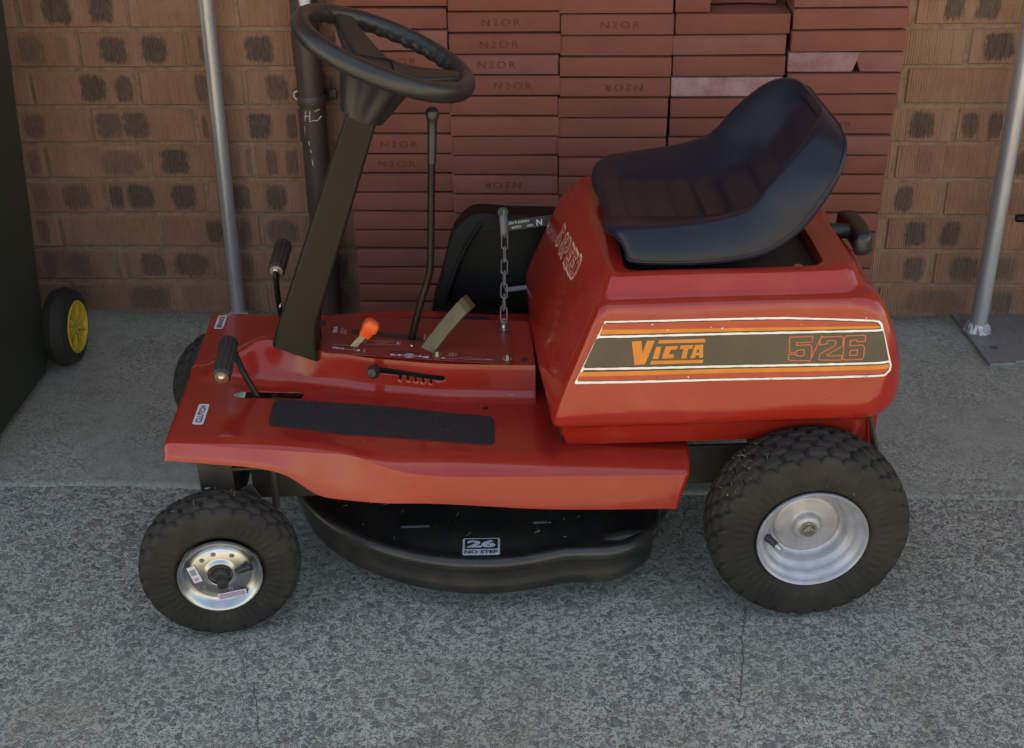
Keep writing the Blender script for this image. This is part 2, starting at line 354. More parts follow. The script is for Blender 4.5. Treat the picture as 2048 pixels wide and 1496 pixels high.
def lathe(prof, n=32, o=(0, 0, 0), d=(0, 0, 1), cap0=False, cap1=False, fr=None):
    """prof = (radius, height along d)"""
    a, b, d = basis(d); o = Vector(o); V, Fc = [], []
    for i, (r, h) in enumerate(prof):
        for j in range(n):
            t = 2*pi*j/n; rr = r if fr is None else fr(r, h, t)
            V.append(o + d*h + (a*cos(t)+b*sin(t))*rr)
    for i in range(len(prof)-1):
        for j in range(n):
            Fc.append((i*n+j, i*n+(j+1) % n, (i+1)*n+(j+1) % n, (i+1)*n+j))
    if cap0: Fc.append(tuple(range(n-1, -1, -1)))
    if cap1: Fc.append(tuple((len(prof)-1)*n+j for j in range(n)))
    return V, Fc
def loft(rings, closed=True, cap0=False, cap1=False):
    n = len(rings[0]); V = [Vector(p) for r in rings for p in r]; Fc = []
    for i in range(len(rings)-1):
        for j in range(n if closed else n-1):
            Fc.append((i*n+j, i*n+(j+1) % n, (i+1)*n+(j+1) % n, (i+1)*n+j))
    if cap0: Fc.append(tuple(range(n)))
    if cap1: Fc.append(tuple((len(rings)-1)*n+j for j in range(n)))
    return V, Fc
def catmull(pts, per=6):
    P = [Vector(p) for p in pts]; out = []
    for i in range(len(P)-1):
        p0, p1, p2, p3 = P[max(i-1, 0)], P[i], P[i+1], P[min(i+2, len(P)-1)]
        for k in range(per):
            t = k/per
            out.append(0.5*((2*p1)+(p2-p0)*t+(2*p0-5*p1+4*p2-p3)*t*t+(3*p1-p0-3*p2+p3)*t**3))
    out.append(P[-1]); return out
def lerp_tab(tab, x, k=1):
    if x <= tab[0][0]: return tab[0][k]
    for a, b in zip(tab, tab[1:]):
        if x <= b[0]:
            t = (x-a[0])/(b[0]-a[0]); t = t*t*(3-2*t)*0.5 + t*0.5
            return a[k]+(b[k]-a[k])*t
    return tab[-1][k]
def herm_tab(tab, x, k=1):
    n = len(tab)
    if x <= tab[0][0]: return tab[0][k]
    if x >= tab[-1][0]: return tab[-1][k]
    sl_ = [(tab[i+1][k]-tab[i][k])/(tab[i+1][0]-tab[i][0]) for i in range(n-1)]
    tg = [sl_[0]]+[0 if sl_[i-1]*sl_[i] <= 0 else 2*sl_[i-1]*sl_[i]/(sl_[i-1]+sl_[i]) for i in range(1, n-1)]+[sl_[-1]]
    for i in range(n-1):
        if x <= tab[i+1][0]:
            h = tab[i+1][0]-tab[i][0]; t = (x-tab[i][0])/h
            return (2*t**3-3*t*t+1)*tab[i][k]+(t**3-2*t*t+t)*h*tg[i]+(-2*t**3+3*t*t)*tab[i+1][k]+(t**3-t*t)*h*tg[i+1]
def sstep(a, b, x):
    t = min(1, max(0, (x-a)/(b-a))); return t*t*(3-2*t)
def rrect(x0, x1, y0, y1, r, k=5):
    out = []
    for cx, cy, a0 in ((x1-r, y1-r, 0), (x0+r, y1-r, 90), (x0+r, y0+r, 180), (x1-r, y0+r, 270)):
        for i in range(k+1):
            t = radians(a0+90*i/k); out.append((cx+r*cos(t), cy+r*sin(t)))
    return out
def flat_poly(loops):
    """2d loops (first outer, rest holes) -> verts, faces"""
    V = [Vector((p[0], p[1], 0)) for l in loops for p in l]
    tris = tessellate_polygon([[Vector((p[0], p[1], 0)) for p in l] for l in loops])
    return V, [tuple(t) for t in tris]
def text2d(s, h, bold=0.0, xs=1.0, space=1.0):
    cu = bpy.data.curves.new('lettering', 'FONT'); cu.body = s; cu.size = 1.0; cu.offset = bold; cu.resolution_u = 3
    cu.fill_mode = 'FRONT'; cu.space_character = space
    to = bpy.data.objects.new('lettering', cu); COL.objects.link(to)
    dg = bpy.context.evaluated_depsgraph_get(); ev = to.evaluated_get(dg); me = ev.to_mesh()
    V = [v.co.copy() for v in me.vertices]; Fc = [tuple(p.vertices) for p in me.polygons]
    ev.to_mesh_clear(); bpy.data.objects.remove(to); bpy.data.curves.remove(cu)
    x0 = min(v.x for v in V); x1 = max(v.x for v in V); y0 = min(v.y for v in V); y1 = max(v.y for v in V)
    k = h/(y1-y0)
    return [Vector(((v.x-(x0+x1)/2)*k*xs, (v.y-(y0+y1)/2)*k, 0)) for v in V], Fc, (x1-x0)*k*xs
def place2d(vf, o, ex, ey, lift=0.0):
    o, ex, ey = Vector(o), Vector(ex).normalized(), Vector(ey).normalized(); n = ex.cross(ey)
    return [o+ex*v[0]+ey*v[1]+n*lift for v in vf[0]], vf[1]
class Multi:
    """collects flat printed layers into ONE mesh with several materials"""
    def __init__(s): s.V, s.F, s.m, s.fm = [], [], [], []
    def add(s, vf, mat):
        if mat not in s.m: s.m.append(mat)
        b = len(s.V); s.V += [Vector(v) for v in vf[0]]
        for f in vf[1]: s.F.append(tuple(i+b for i in f)); s.fm.append(s.m.index(mat))
    def build(s, name, parent, smooth=False):
        me = bpy.data.meshes.new(name); me.from_pydata([tuple(v) for v in s.V], [], s.F)
        for mm in s.m: me.materials.append(MATS[mm])
        for p, i in zip(me.polygons, s.fm): p.material_index = i; p.use_smooth = smooth
        o = bpy.data.objects.new(name, me); link(o, parent); return o
def bvh_of(o): return BVHTree.FromPolygons([v.co.copy() for v in o.data.vertices], [tuple(p.vertices) for p in o.data.polygons])
def boolean_cut(o, cutters):
    for c in cutters:
        md = o.modifiers.new('cut', 'BOOLEAN'); md.operation = 'DIFFERENCE'; md.object = c; md.solver = 'EXACT'
    dg = bpy.context.evaluated_depsgraph_get(); ev = o.evaluated_get(dg)
    me = bpy.data.meshes.new_from_object(ev)
    old = o.data; o.modifiers.clear(); o.data = me; bpy.data.meshes.remove(old)
    for c in cutters: bpy.data.objects.remove(c)

# ------------------------------------------------------------------ setting: ground
PATHZ = 0.007
gv = [(-60, -70, 0), (60, -70, 0), (60, 0.4, 0), (-60, 0.4, 0)]
tag(obj('driveway', (gv, [(0, 1, 2, 3)]), 'aggregate', smooth=False), kind='structure')
pr = [(-0.748, -0.02), (-0.746, 0.001), (-0.741, PATHZ-0.0015), (-0.733, PATHZ), (0.30, PATHZ)]
pv, pf = [], []
NX = 700
for i in range(NX+1):
    x = -6 + 12*i/NX; w_ = 0.004*sin(x*5.1)+0.003*sin(x*13.7+1)+random.uniform(-.0016, .0016)+(random.uniform(.002, .007) if random.random() < 0.05 else 0)
    for (y, z) in pr: pv.append((x, y + (w_ if y < 0 else 0), z))
for i in range(NX):
    for j in range(4): pf.append((i*5+j, i*5+j+1, (i+1)*5+j+1, (i+1)*5+j))
tag(obj('concrete_path', (pv, pf), 'path', angle=60), kind='structure')
def ribbon(pts, w, z):
    V, Fc = [], []
    for i, (x, y) in enumerate(pts):
        dx = pts[min(i+1, len(pts)-1)][0]-pts[max(i-1, 0)][0]; dy = pts[min(i+1, len(pts)-1)][1]-pts[max(i-1, 0)][1]
        l = sqrt(dx*dx+dy*dy) or 1; ww = w*(0.5+random.random())*(0.25 if i in (0, len(pts)-1) else 1)/2
        V += [(x-dy/l*ww, y+dx/l*ww, z), (x+dy/l*ww, y-dx/l*ww, z)]
    return V, [(2*i, 2*i+1, 2*i+3, 2*i+2) for i in range(len(pts)-1)]
def crack(a, b, n, amp, w):
    pts = []; dv = 0
    for i in range(n+1):
        t = i/n; dv = dv*0.7 + random.uniform(-amp, amp)
        pts.append((a[0]+(b[0]-a[0])*t+dv, a[1]+(b[1]-a[1])*t+random.uniform(-amp, amp)*0.3))
    return ribbon(pts, w, 0.0012)
tag(obj('ground_crack', crack((0.294, -1.07), (0.262, -1.30), 26, 0.0025, 0.0017), 'crack', smooth=False), kind='structure')
tag(obj('ground_crack', crack((-0.487, -1.27), (-0.455, -1.385), 16, 0.002, 0.0016), 'crack', smooth=False), kind='structure')

# ------------------------------------------------------------------ house wall
wall = bpy.data.objects.new('brick_wall', None); link(wall); wall.location = (0, 0, 0)
tag(wall, 'ribbed orange brown brick house wall with burnt patches behind the mower', 'wall')
LX0 = -0.9626; WL, WH, WT = 3.4, 2.45, 0.11
obj('mortar_bed', box((0, 0.0045+WT/2, WH/2-0.05), (WL*2, WT, WH+0.1)), 'mortar', wall, smooth=False)
def rib_brick(L_, seed):
    rnd = random.Random(seed); H = 0.076; x = -L_/2; zs = (-H/2, -H/2+0.0025, H/2-0.0025, H/2)
    sm0, sm1 = (0.020, 0.004) if seed % 2 else (0.004, 0.022)
    xs = [(-L_/2, 0.003), (-L_/2+0.0025, 0.0)]
    xx = -L_/2+sm0; xs.append((xx, 0.0))
    while xx < L_/2-sm1-0.005:
        p = 0.0054*rnd.uniform(0.85, 1.15); dp = rnd.uniform(0.0006, 0.0014)
        xs += [(xx+p*0.12, 0.0), (xx+p*0.35, dp), (xx+p*0.60, dp), (xx+p*0.85, 0.0)]; xx += p
    xs += [(L_/2-0.0025, 0.0), (L_/2, 0.003)]
    V, Fc = [], []; n = len(xs)
    for k, z in enumerate(zs):
        for (a, d) in xs: V.append((a, d + (0.003 if k in (0, 3) else 0), z))
    for k in range(3):
        for i in range(n-1): Fc.append((k*n+i, k*n+i+1, (k+1)*n+i+1, (k+1)*n+i))
    b = len(V); D_ = 0.06
    for z in (-H/2, H/2): V += [(-L_/2, D_, z), (L_/2, D_, z)]
    Fc += [tuple(list(range(n-1, -1, -1)) + [b, b+1]), tuple(list(range(3*n, 4*n)) + [b+3, b+2])]
    Fc += [(0, n, 2*n, 3*n, b+2, b), (n-1, b+1, b+3, 4*n-1, 3*n-1, 2*n-1)]
    return meshdata('ribbed_brick', V, Fc, 'wallbrick', smooth=False)
RB = [rib_brick(0.230, s) for s in range(4)]
PATCH = [[8,-1,-0.033,0.034,1],[8,-1,0.065,0.029,1],[8,-1,-0.095,0.011,0.4],[7,-1,0.013,0.032,0.6],[7,-1,0.085,0.018,0.35],[7,0,-0.043,0.034,1],[7,0,0.049,0.032,1],[7,1,-0.086,0.008,0.6],[7,1,0.04,0.035,1],[6,-1,0.019,0.033,1],[6,-1,0.09,0.022,0.9],[6,0,0.025,0.02,0.7],[6,0,0.088,0.01,0.35],[5,-1,-0.01,0.027,0.7],[5,0,-0.078,0.032,0.75],[5,0,-0.017,0.032,0.85],[5,1,-0.1,0.007,0.8],[5,1,0.025,0.03,1],[5,1,0.097,0.013,0.9],[4,-2,0.091,0.015,0.6],[4,-1,0.053,0.055,0.55],[4,0,-0.061,0.035,1],[4,0,0.107,0.005,0.6],[4,1,-0.079,0.015,0.7],[4,1,-0.032,0.017,0.7],[3,-1,-0.031,0.02,0.45],[3,-1,0.055,0.035,0.7],[3,0,-0.093,0.019,0.95],[3,0,-0.036,0.035,1],[3,0,0.066,0.031,1],[2,-2,0.079,0.017,0.6],[2,0,0.009,0.023,0.95],[2,0,0.083,0.015,0.6],[2,1,-0.069,0.043,0.7],[1,-1,-0.04,0.018,0.5],[1,-1,0.034,0.03,0.55],[1,0,-0.095,0.006,0.4],[1,0,-0.031,0.034,0.9],[1,0,0.06,0.045,0.9],[1,1,-0.042,0.015,0.6],[0,-1,-0.119,0.05,0.6],[0,-1,0.065,0.05,0.8],[0,0,-0.054,0.039,0.3],[8,7,-0.038,0.023,0.9],[8,7,0.033,0.027,0.9],[7,8,-0.054,0.035,1],[5,7,0.048,0.03,1],[5,8,-0.087,0.02,0.9],[5,8,-0.032,0.018,0.9],[4,7,-0.056,0.02,0.3],[3,7,0.032,0.023,0.9],[2,7,-0.051,0.026,1],[2,7,0.027,0.025,0.95],[1,7,0.078,0.027,0.9],[1,8,-0.049,0.036,0.85],[1,8,0.034,0.042,0.7],[0,7,0.014,0.075,0.5]]
burn = {}
for c, k, cx, hw, st in PATCH: burn.setdefault((c, k), []).append((cx, hw, st))
far_v, far_f = [], []
for c in range(0, 28):
    for k in range(-12, 20):
        lx = (0.12+0.24*k) if c % 2 == 0 else 0.24*k
        x = lx + LX0; z = 0.086*c + 0.043
        if abs(x) > WL-0.2: continue
        rnd = random.Random(c*97+k)
        if c <= 9 and -1.45 < x < 1.30:
            o = bpy.data.objects.new('brick', RB[rnd.randrange(4)]); link(o, wall)
            o.location = (x+rnd.uniform(-.0015, .0015), rnd.uniform(-.0012, .0012), z+rnd.uniform(-.001, .001))
            bl = burn.get((c, k))
            if bl is None and (x < -1.2 or x > 1.0 or (-0.75 < x < -0.4)):
                bl = [(rnd.uniform(-.07, -.04), .028, rnd.uniform(.5, 1)), (rnd.uniform(.03, .07), .028, rnd.uniform(.5, 1))] if rnd.random() < .6 else []
            bl = bl or []
            for i, kk in enumerate('abc'):
                o['burn_'+kk] = list(map(float, bl[i])) if i < len(bl) else [0.0, 0.01, 0.0]
        else:
            v, f = box((x, 0.03, z), (0.23, 0.06, 0.076)); b = len(far_v); far_v += v; far_f += [tuple(i+b for i in q) for q in f]
o = obj('brick', (far_v, far_f), 'wallbrick', wall, smooth=False); o['kind'] = 'stuff'
for kk in 'abc': o['burn_'+kk] = [0.0, 0.01, 0.0]
# eaves: roof edge, soffit and gutter above the wall (unseen, added and deepened to shade the wall)
eav = bpy.data.objects.new('shading_eave', None); link(eav); eav.location = (0, 0, 2.4)
tag(eav, 'unseen roof eave and gutter added along the brick wall top to shade it', 'roof')
obj('soffit', box((0, -0.33, 0.065), (WL*2+0.6, 1.09, 0.03), 0.004), 'roof_metal', eav)
obj('gutter', box((0, -0.92, 0.11), (WL*2+0.6, 0.09, 0.12), 0.01), 'roof_metal', eav)
rv = [(-WL-.3, -0.95, 0.17), (WL+.3, -0.95, 0.17), (WL+.3, 2.6, 1.25), (-WL-.3, 2.6, 1.25)]
rv += [(x, y, z-0.05) for x, y, z in rv]
obj('roof_sheet', (rv, [(0, 1, 2, 3), (7, 6, 5, 4), (0, 4, 5, 1), (2, 6, 7, 3), (1, 5, 6, 2), (3, 7, 4, 0)]), 'roof_metal', eav, smooth=False)

# ------------------------------------------------------------------ stack of pavers
PY = -0.125
def paver_mesh(L_, seed, H=0.0405, D_=0.114, broken=None):
    rnd = random.Random(seed)
    bm = bmesh.new(); bmesh.ops.create_cube(bm, size=1)
    for v in bm.verts: v.co = Vector((v.co.x*L_, v.co.y*D_, v.co.z*H))
    if broken:
        for v in bm.verts:
            if (v.co.x > 0) == (broken > 0): v.co.x += broken*0.009*(1 if v.co.z > 0 else -0.6)
    bmesh.ops.bevel(bm, geom=list(bm.edges), offset=0.0032, segments=2, affect='EDGES', profile=0.6)
    for v in bm.verts: v.co += Vector((rnd.uniform(-1, 1), rnd.uniform(-1, 1), rnd.uniform(-1, 1)))*0.0005
    V, Fc = bm_out(bm)
    return meshdata('paver', V, Fc, 'paver', angle=50)
PM = [paver_mesh(0.2305, 20+s) for s in range(5)]
STAMP = {}
def stamp_mesh(flip):
    if flip not in STAMP:
        V, Fc, wd = text2d('N2OR', 0.0145, 0.0, 1.25, 1.3)
        if flip: V = [Vector((-v.x, -v.y, 0)) for v in V]
        V = [Vector((v.x, 0, v.y)) for v in V]
        STAMP[flip] = meshdata('stamp', V, Fc, 'stamp', smooth=False)
    return STAMP[flip]
ORD = ['topmost', 'second', 'third', 'fourth', 'fifth', 'sixth', 'seventh', 'eighth', 'ninth', 'tenth', 'eleventh', 'twelfth', 'thirteenth', 'fourteenth', 'fifteenth', 'sixteenth', 'seventeenth', 'eighteenth', 'nineteenth', 'twentieth']
COLS = [  # left edge x top/bottom, right edge, z of a joint near the photo's top, pitch, name
    (-0.4885, -0.4830, -0.2600, 0.7625, 0.0424, 'leftmost stack column'),
    (-0.2575, -0.2620, -0.0300, 0.7540, 0.0428, 'column right of gear lever'),
    (-0.0280, -0.0315, 0.2050, 0.7480, 0.0423, 'middle stack column'),
    (0.2055, 0.2030, 0.4400, 0.7490, 0.0421, 'stack column behind the seat'),
    (0.4420, 0.4380, 0.6800, 0.7580, 0.0426, 'rightmost stack column')]
STAMPED = {(0, 2): 0, (0, 6): 0, (0, 7): 0, (1, 0): 0, (1, 1): 0, (1, 2): 0, (1, 3): 0, (1, 8): 1, (2, 0): 0, (2, 3): 1, (2, 7): 0, (3, 3): 0, (4, 5): 0, (4, 11): 1}
GRP = 'red pavers stacked against the wall'
for ci, (xl0, xl1, xr, zt, pit, cname) in enumerate(COLS):
    n = int((zt-PATHZ)/pit); pit2 = (zt-PATHZ)/n
    top = 1 if ci != 3 else 0
    for r in range(-top, n):
        z0 = zt-(r+1)*pit2; zc = z0+pit2/2; rnd = random.Random(ci*50+r+3)
        t = min(1, max(0, (zt-zc)/0.5)); xl = xl0+(xl1-xl0)*t
        xx = xl+0.1165 + rnd.uniform(-.0022, .0022); yy = PY+0.057+rnd.uniform(-.0025, .004)
        visr = r+top if ci != 3 else r
        if ci == 4: xx = xl+0.1175-0.002*max(0, r-3)*0.12 + rnd.uniform(-.001, .001)
        rowname = ORD[min(r+1, 19)]
        base = 'red paver, %s from the photo\'s top in the %s' % (ORD[min(r+top, 19)].replace('topmost', 'first'), cname)
        lab = None
        if (ci, r) == (4, 2):   # the broken one
            for (a, b, br, nm) in ((xx-0.1165, xx+0.021, 1, 'longer left piece of the broken red paver with white bloom, rightmost column'), (xx+0.026, xx+0.1165, -1, 'shorter right piece of the broken red paver, rightmost column beside the wall')):
                o = bpy.data.objects.new('broken_paver', paver_mesh(b-a, 60+br, broken=br)); link(o); o.location = ((a+b)/2, yy, zc)
                o['bloom'] = [0.50 if br > 0 else 0.12, 0.0, 0.0]; tag(o, nm, 'paver', GRP)
            continue
        o = bpy.data.objects.new('paver', PM[rnd.randrange(5)]); link(o)
        o.location = (xx, yy, zc); o.rotation_euler = (0, rnd.uniform(-.0022, .0022)-(0.006 if ci > 2 and r < 5 else 0), rnd.uniform(-.011, .011))
        o['bloom'] = [0.95 if (ci, r) == (3, 3+0) and False else 0.0, 0.0, 0.0]
        st = STAMPED.get((ci, r))
        if (ci, r) == (3, 3): o['bloom'] = [0.62, 0.0, 0.0]; lab = 'pale lilac paver with white bloom just left of the seat back top'
        elif (ci, r) == (3, 1): o['bloom'] = [0.10, 0.0, 0.0]
        elif rnd.random() < 0.10: o['bloom'] = [0.08, 0.0, 0.0]
        if st is not None and lab is None:
            s = bpy.data.objects.new('stamp', stamp_mesh(st)); link(s, o); s.location = (rnd.uniform(-.02, .02), -0.0581, 0)
            base = base.replace('red paver', 'red paver stamped N2OR' if not st else 'red paver stamped upside down')
        if len((lab or base).split()) > 16: base = base.replace('red paver', 'paver').replace('in the column', 'in column')
        words = (lab or base).split()
        tag(o, ' '.join(words), 'paver', GRP)
# pieces lying on top of the fourth column
o = bpy.data.objects.new('broken_paver', paver_mesh(0.070, 71, D_=0.085)); link(o); o.location = (0.242, PY+0.045, 0.749+0.0215)
o['bloom'] = [0.0, 0.0, 0.0]; tag(o, 'short half paver standing alone at the top left of the fourth column', 'paver', GRP)
for dx, rz, nm in ((0.315, 0.10, 'left loose paver piece lying in shade at the back of the fourth column'), (0.383, -0.16, 'right loose paver piece lying in shade at the back of the fourth column')):
    o = bpy.data.objects.new('broken_paver', paver_mesh(0.075, 73+int(dx*10), D_=0.03)); link(o); o.location = (dx, -0.036, 0.749+0.0215); o.rotation_euler = (0, 0, rz)
    o['bloom'] = [0.0, 0.0, 0.0]; tag(o, nm, 'paver', GRP)

# ------------------------------------------------------------------ drain pipe, posts, bin
pipe = obj('drain_pipe', tube([(-0.570, -0.045, 0.005), (-0.568, -0.045, 0.4), (-0.563, -0.045, 1.2), (-0.56, -0.045, 2.36)], 0.0285, 28), 'pipe_paint')
tag(pipe, 'dark brown drain pipe with white scribbles beside the paver stack', 'drain pipe')
obj('pipe_clip', lathe([(0.0305, -0.012), (0.0315, -0.010), (0.0315, 0.010), (0.0305, 0.012)], 28, (-0.5665, -0.045, 0.548)), 'pipe_paint', pipe)
for sx in (-1, 1):
    e = [( -0.5665+sx*0.036+0.0085*cos(t), -0.018, 0.548+0.0095*sin(t)) for t in [radians(40+i*280/9) for i in range(10)]]
    obj('clip_tab', box((-0.5665+sx*0.036, -0.012, 0.548), (0.026, 0.004, 0.024), 0.0015), 'pipe_paint', pipe)
    obj('sealant_ring', tube(e, 0.0014 if sx > 0 else 0.0024, 6), 'chalk' if sx < 0 else 'pipe_paint', pipe)
def on_pipe(x, z): 
    dx = max(-0.028, min(0.028, x)); return Vector((-0.5655+dx, -0.045-sqrt(0.02895**2-dx*dx), z))
scr = [[(-.012, .529), (-.015, .506)], [(-.017, .517), (-.004, .519)], [(-.002, .529), (-.004, .507), (.002, .508)], [(.002, .509), (.013, .508), (.021, .517)], [(.008, .529), (.019, .532)], [(-.017, .495), (-.0185, .473)], [(-.011, .462), (-.010, .452)], [(-.008, .442), (-.0075, .436)], [(-.007, .42), (-.006, .405)]]
mm = Multi()
for s in scr:
    pts = []
    for a, b in zip(s, s[1:]): pts += [on_pipe(a[0]+(b[0]-a[0])*i/4, a[1]+(b[1]-a[1])*i/4) for i in range(5)]
    mm.add(tube(pts, 0.0009, 5), 'chalk')
mm.build('chalk_scribble', pipe)
bl = [Vector((-0.555, -0.0745, 0.83)), Vector((-0.553, -0.0755, 0.79)), Vector((-0.556, -0.076, 0.765)), Vector((-0.552, -0.0755, 0.748)), Vector((-0.551, -0.0745, 0.733))]
obj('sealant_blob', tube(catmull(bl, 4), [0.011, .012, .012, .013, .0135, .014, .013, .012, .012, .012, .011, .010, .009, .008, .006, .004, .002], 10), 'silicone', pipe)

def steel_post(base, topx, r, yaw_, label, plate, dz):
    e = bpy.data.objects.new('steel_post', None); link(e); e.location = (base[0], base[1], PATHZ); tag(e, label, 'post', 'steel posts of a frame in front of the wall')
    obj('tube', tube([(0, 0, 0.006), (topx*0.5, 0, 1.1), (topx, 0, 2.2)], r, 28), 'galv', e)
    a, b, th = plate
    M = Matrix.Rotation(yaw_, 3, 'Z')
    obj('base_plate', box(M @ Vector((0.0, dz, 0.004)), (a, b, 0.008), 0.0012, 1, M), 'plate', e)
    rnd = random.Random(5); V = []; Fc = []
    n = 26
    for k, (rr, h) in enumerate(((r-.002, 0.030), (r+0.004, 0.022), (r+0.010, 0.010), (r+0.013, 0.0078))):
        for j in range(n):
            t = 2*pi*j/n; q = rr+rnd.uniform(-.003, .003)*(0 if k == 0 else 1)
            V.append((q*cos(t), q*sin(t), h+rnd.uniform(-.004, .004)*(1 if 0 < k < 3 else 0)))
    for k in range(3):
        for j in range(n): Fc.append((k*n+j, k*n+(j+1) % n, (k+1)*n+(j+1) % n, (k+1)*n+j))
    obj('weld', (V, Fc), 'silver', e, smooth=False)
    for hy in (-0.082, 0.12):
        obj('bolt_hole', lathe([(0.0085, 0.0), (0.0001, 0.0)], 18, M @ Vector((0.004, hy+dz*0+dz*0.4, 0.0086))), 'crack', e)
    return e
steel_post((0.936, -0.0855, 0), -0.012, 0.0187, radians(5.0), 'grey steel post welded to a drilled base plate, right of the seat', (0.062, 0.285, 0.008), -0.020)
steel_post((-0.788, -0.052, 0), 0.052, 0.0158, radians(-2.0), 'grey steel post rising behind the front of the mower, left of the drain pipe', (0.055, 0.10, 0.008), -0.004)
# another stand whose plate and pin reach into the frame from the right
st = bpy.data.objects.new('steel_stand', None); link(st); st.location = (1.06, -0.1, PATHZ); tag(st, 'dark steel stand at the right edge with a flat plate and a stub pin', 'stand')
obj('floor_plate', box((-0.008, -0.005, 0.003), (0.19, 0.235, 0.006), 0.001, 1, Matrix.Rotation(radians(7), 3, 'Z')), 'plate', st)
obj('upright', tube([(0.05, 0.0, 0.004), (0.05, 0.0, 1.9)], 0.019, 20), 'galv', st)
obj('stub_pin', tube([(0.055, 0.0, 0.291), (-0.086, 0.0, 0.289), (-0.090, 0.0, 0.289)], [0.009, 0.009, 0.0075], 14), 'dark_steel', st)

# wheelie bin
bn = bpy.data.objects.new('wheelie_bin', None); link(bn); bn.location = (-1.44, -0.52, PATHZ)
tag(bn, 'dark green wheelie bin with yellow wheel hubs at the left edge', 'bin')
rings = []
for z, hx, y0, y1 in ((0.02, 0.290, -0.25, 0.225), (0.05, 0.296, -0.26, 0.232), (0.40, 0.318, -0.295, 0.250), (0.86, 0.345, -0.335, 0.270), (0.90, 0.333, -0.34, 0.273), (0.905, 0.350, -0.36, 0.29), (0.94, 0.350, -0.36, 0.29)):
    rings.append([(x, y, z) for x, y in rrect(-hx, hx, y0, y1, 0.05, 6)])
obj('body', loft(rings, True, True, True), 'bin_green', bn, angle=40)
rings = []
for z, k in ((0.945, 1.0), (0.965, 1.0), (0.99, 0.9), (0.995, 0.5)):
    rings.append([(x, y, z) for x, y in rrect(-0.34*k, 0.34*k, -0.37*k, 0.33*k, 0.05, 6)])
obj('lid', loft(rings, True, True, True), 'bin_green', bn)
obj('handle', tube([(-0.25, 0.30, 0.92), (-0.25, 0.40, 0.93), (0.25, 0.40, 0.93), (0.25, 0.30, 0.92)], 0.016, 12), 'bin_green', bn)
obj('axle', tube([(-0.30, 0.262, 0.088), (0.30, 0.262, 0.088)], 0.012, 12), 'dark_steel', bn)
for s in (-1, 1):
    wx = 0.345*s
    prof = [(0.030, -0.055), (0.070, -0.055), (0.082, -0.048), (0.0885, -0.028), (0.080, -0.005), (0.066, 0.0), (0.060, 0.001), (0.058, -0.004)]
    tyre = obj('wheel', lathe(prof, 40, (wx, 0.262, 0.0895), (s, 0, 0)), 'rubber', bn)
    hp = [(0.059, 0.0005), (0.0565, 0.003), (0.053, 0.002), (0.050, -0.006), (0.022, -0.012), (0.016, -0.004), (0.0001, -0.003)]
    obj('hub', lathe(hp, 40, (wx, 0.262, 0.0895), (s, 0, 0)), 'bin_yellow', tyre)
    sp = []
    for i in range(8):
        t = 2*pi*i/8+0.2; dy, dz = cos(t), sin(t)
        sp.append(box((wx-s*0.0045, 0.262+dy*0.036, 0.0895+dz*0.036), (0.009, 0.040, 0.0045), 0.001, 1, Matrix.Rotation(t, 3, 'X')))
    obj('spoke', join(*sp), 'bin_yellow', tyre, smooth=False)

# ------------------------------------------------------------------ ride-on mower (u rearwards, v away, z up)
MOW = bpy.data.objects.new('ride_on_mower', None); link(MOW)
MOW.location = (-0.646, -0.864, 0); MOW.rotation_euler = (0, 0, radians(4.5))
tag(MOW, 'red vintage ride-on mower with black seat and steering wheel', 'ride-on mower')
VC = 0.012
FLAT = [[0.0131,-0.2052,0.3192],[0.1489,-0.2121,0.3111],[0.2364,-0.2193,0.3058],[0.2983,-0.2317,0.3021],[0.394,-0.2443,0.2964],[0.4815,-0.2456,0.2911],[0.6093,-0.2369,0.2834],[0.8262,-0.2073,0.2704]]
CRE = [[0.0107,-0.216,0.3159],[0.1431,-0.222,0.3036],[0.2336,-0.23,0.2988],[0.2933,-0.242,0.2987],[0.3225,-0.256,0.2918],[0.3652,-0.268,0.2823],[0.4232,-0.272,0.2743],[0.5813,-0.27,0.2669],[0.6237,-0.268,0.2648],[0.8095,-0.255,0.2509]]
SKB = [[-0.0094,-0.225,0.2889],[0.0713,-0.228,0.2793],[0.1294,-0.232,0.274],[0.1729,-0.236,0.2646],[0.1988,-0.24,0.2511],[0.2208,-0.247,0.2331],[0.2445,-0.254,0.2264],[0.3624,-0.276,0.2266],[0.5806,-0.278,0.2088],[0.8057,-0.263,0.1901]]
tunW = [(0.0, 0.034, 0.0), (0.08, 0.036, 0.0), (0.12, 0.043, 0.004), (0.165, 0.048, 0.026), (0.20, 0.052, 0.040), (0.236, 0.057, 0.051), (0.33, 0.077, 0.072), (0.42, 0.088, 0.083), (0.60, 0.086, 0.081)]
VT = 0.030; TH = 0.060; FH = 0.013; FW = 0.028
def smin(a, b, k):
    h = max(k-abs(a-b), 0)/k; return min(a, b)-h*h*k*0.25
def deckz(u, v):
    z = 0.32-0.06*u
    if u < 0.586:
        wb, wt = lerp_tab(tunW, u, 1), lerp_tab(tunW, u, 2); x = abs(v-VT)-wb
        if x > 0: hs = FH*max(0, 1-x/FW)**2
        else: hs = FH+(TH*1.04-FH)*min(1.0, -x/(wb-wt))
        hn = max(0.0, (u-0.018)/0.105)*TH*1.04
        z += max(0.0, min(TH, smin(smin(hs, hn, 0.007), TH, 0.006)))
    return z
US = [0.0+0.0075*i for i in range(111)]          # to 0.825
US = sorted(set([0.0, 0.004, 0.008] + [u for u in US if u > 0.01] + [0.5855, 0.5865]))
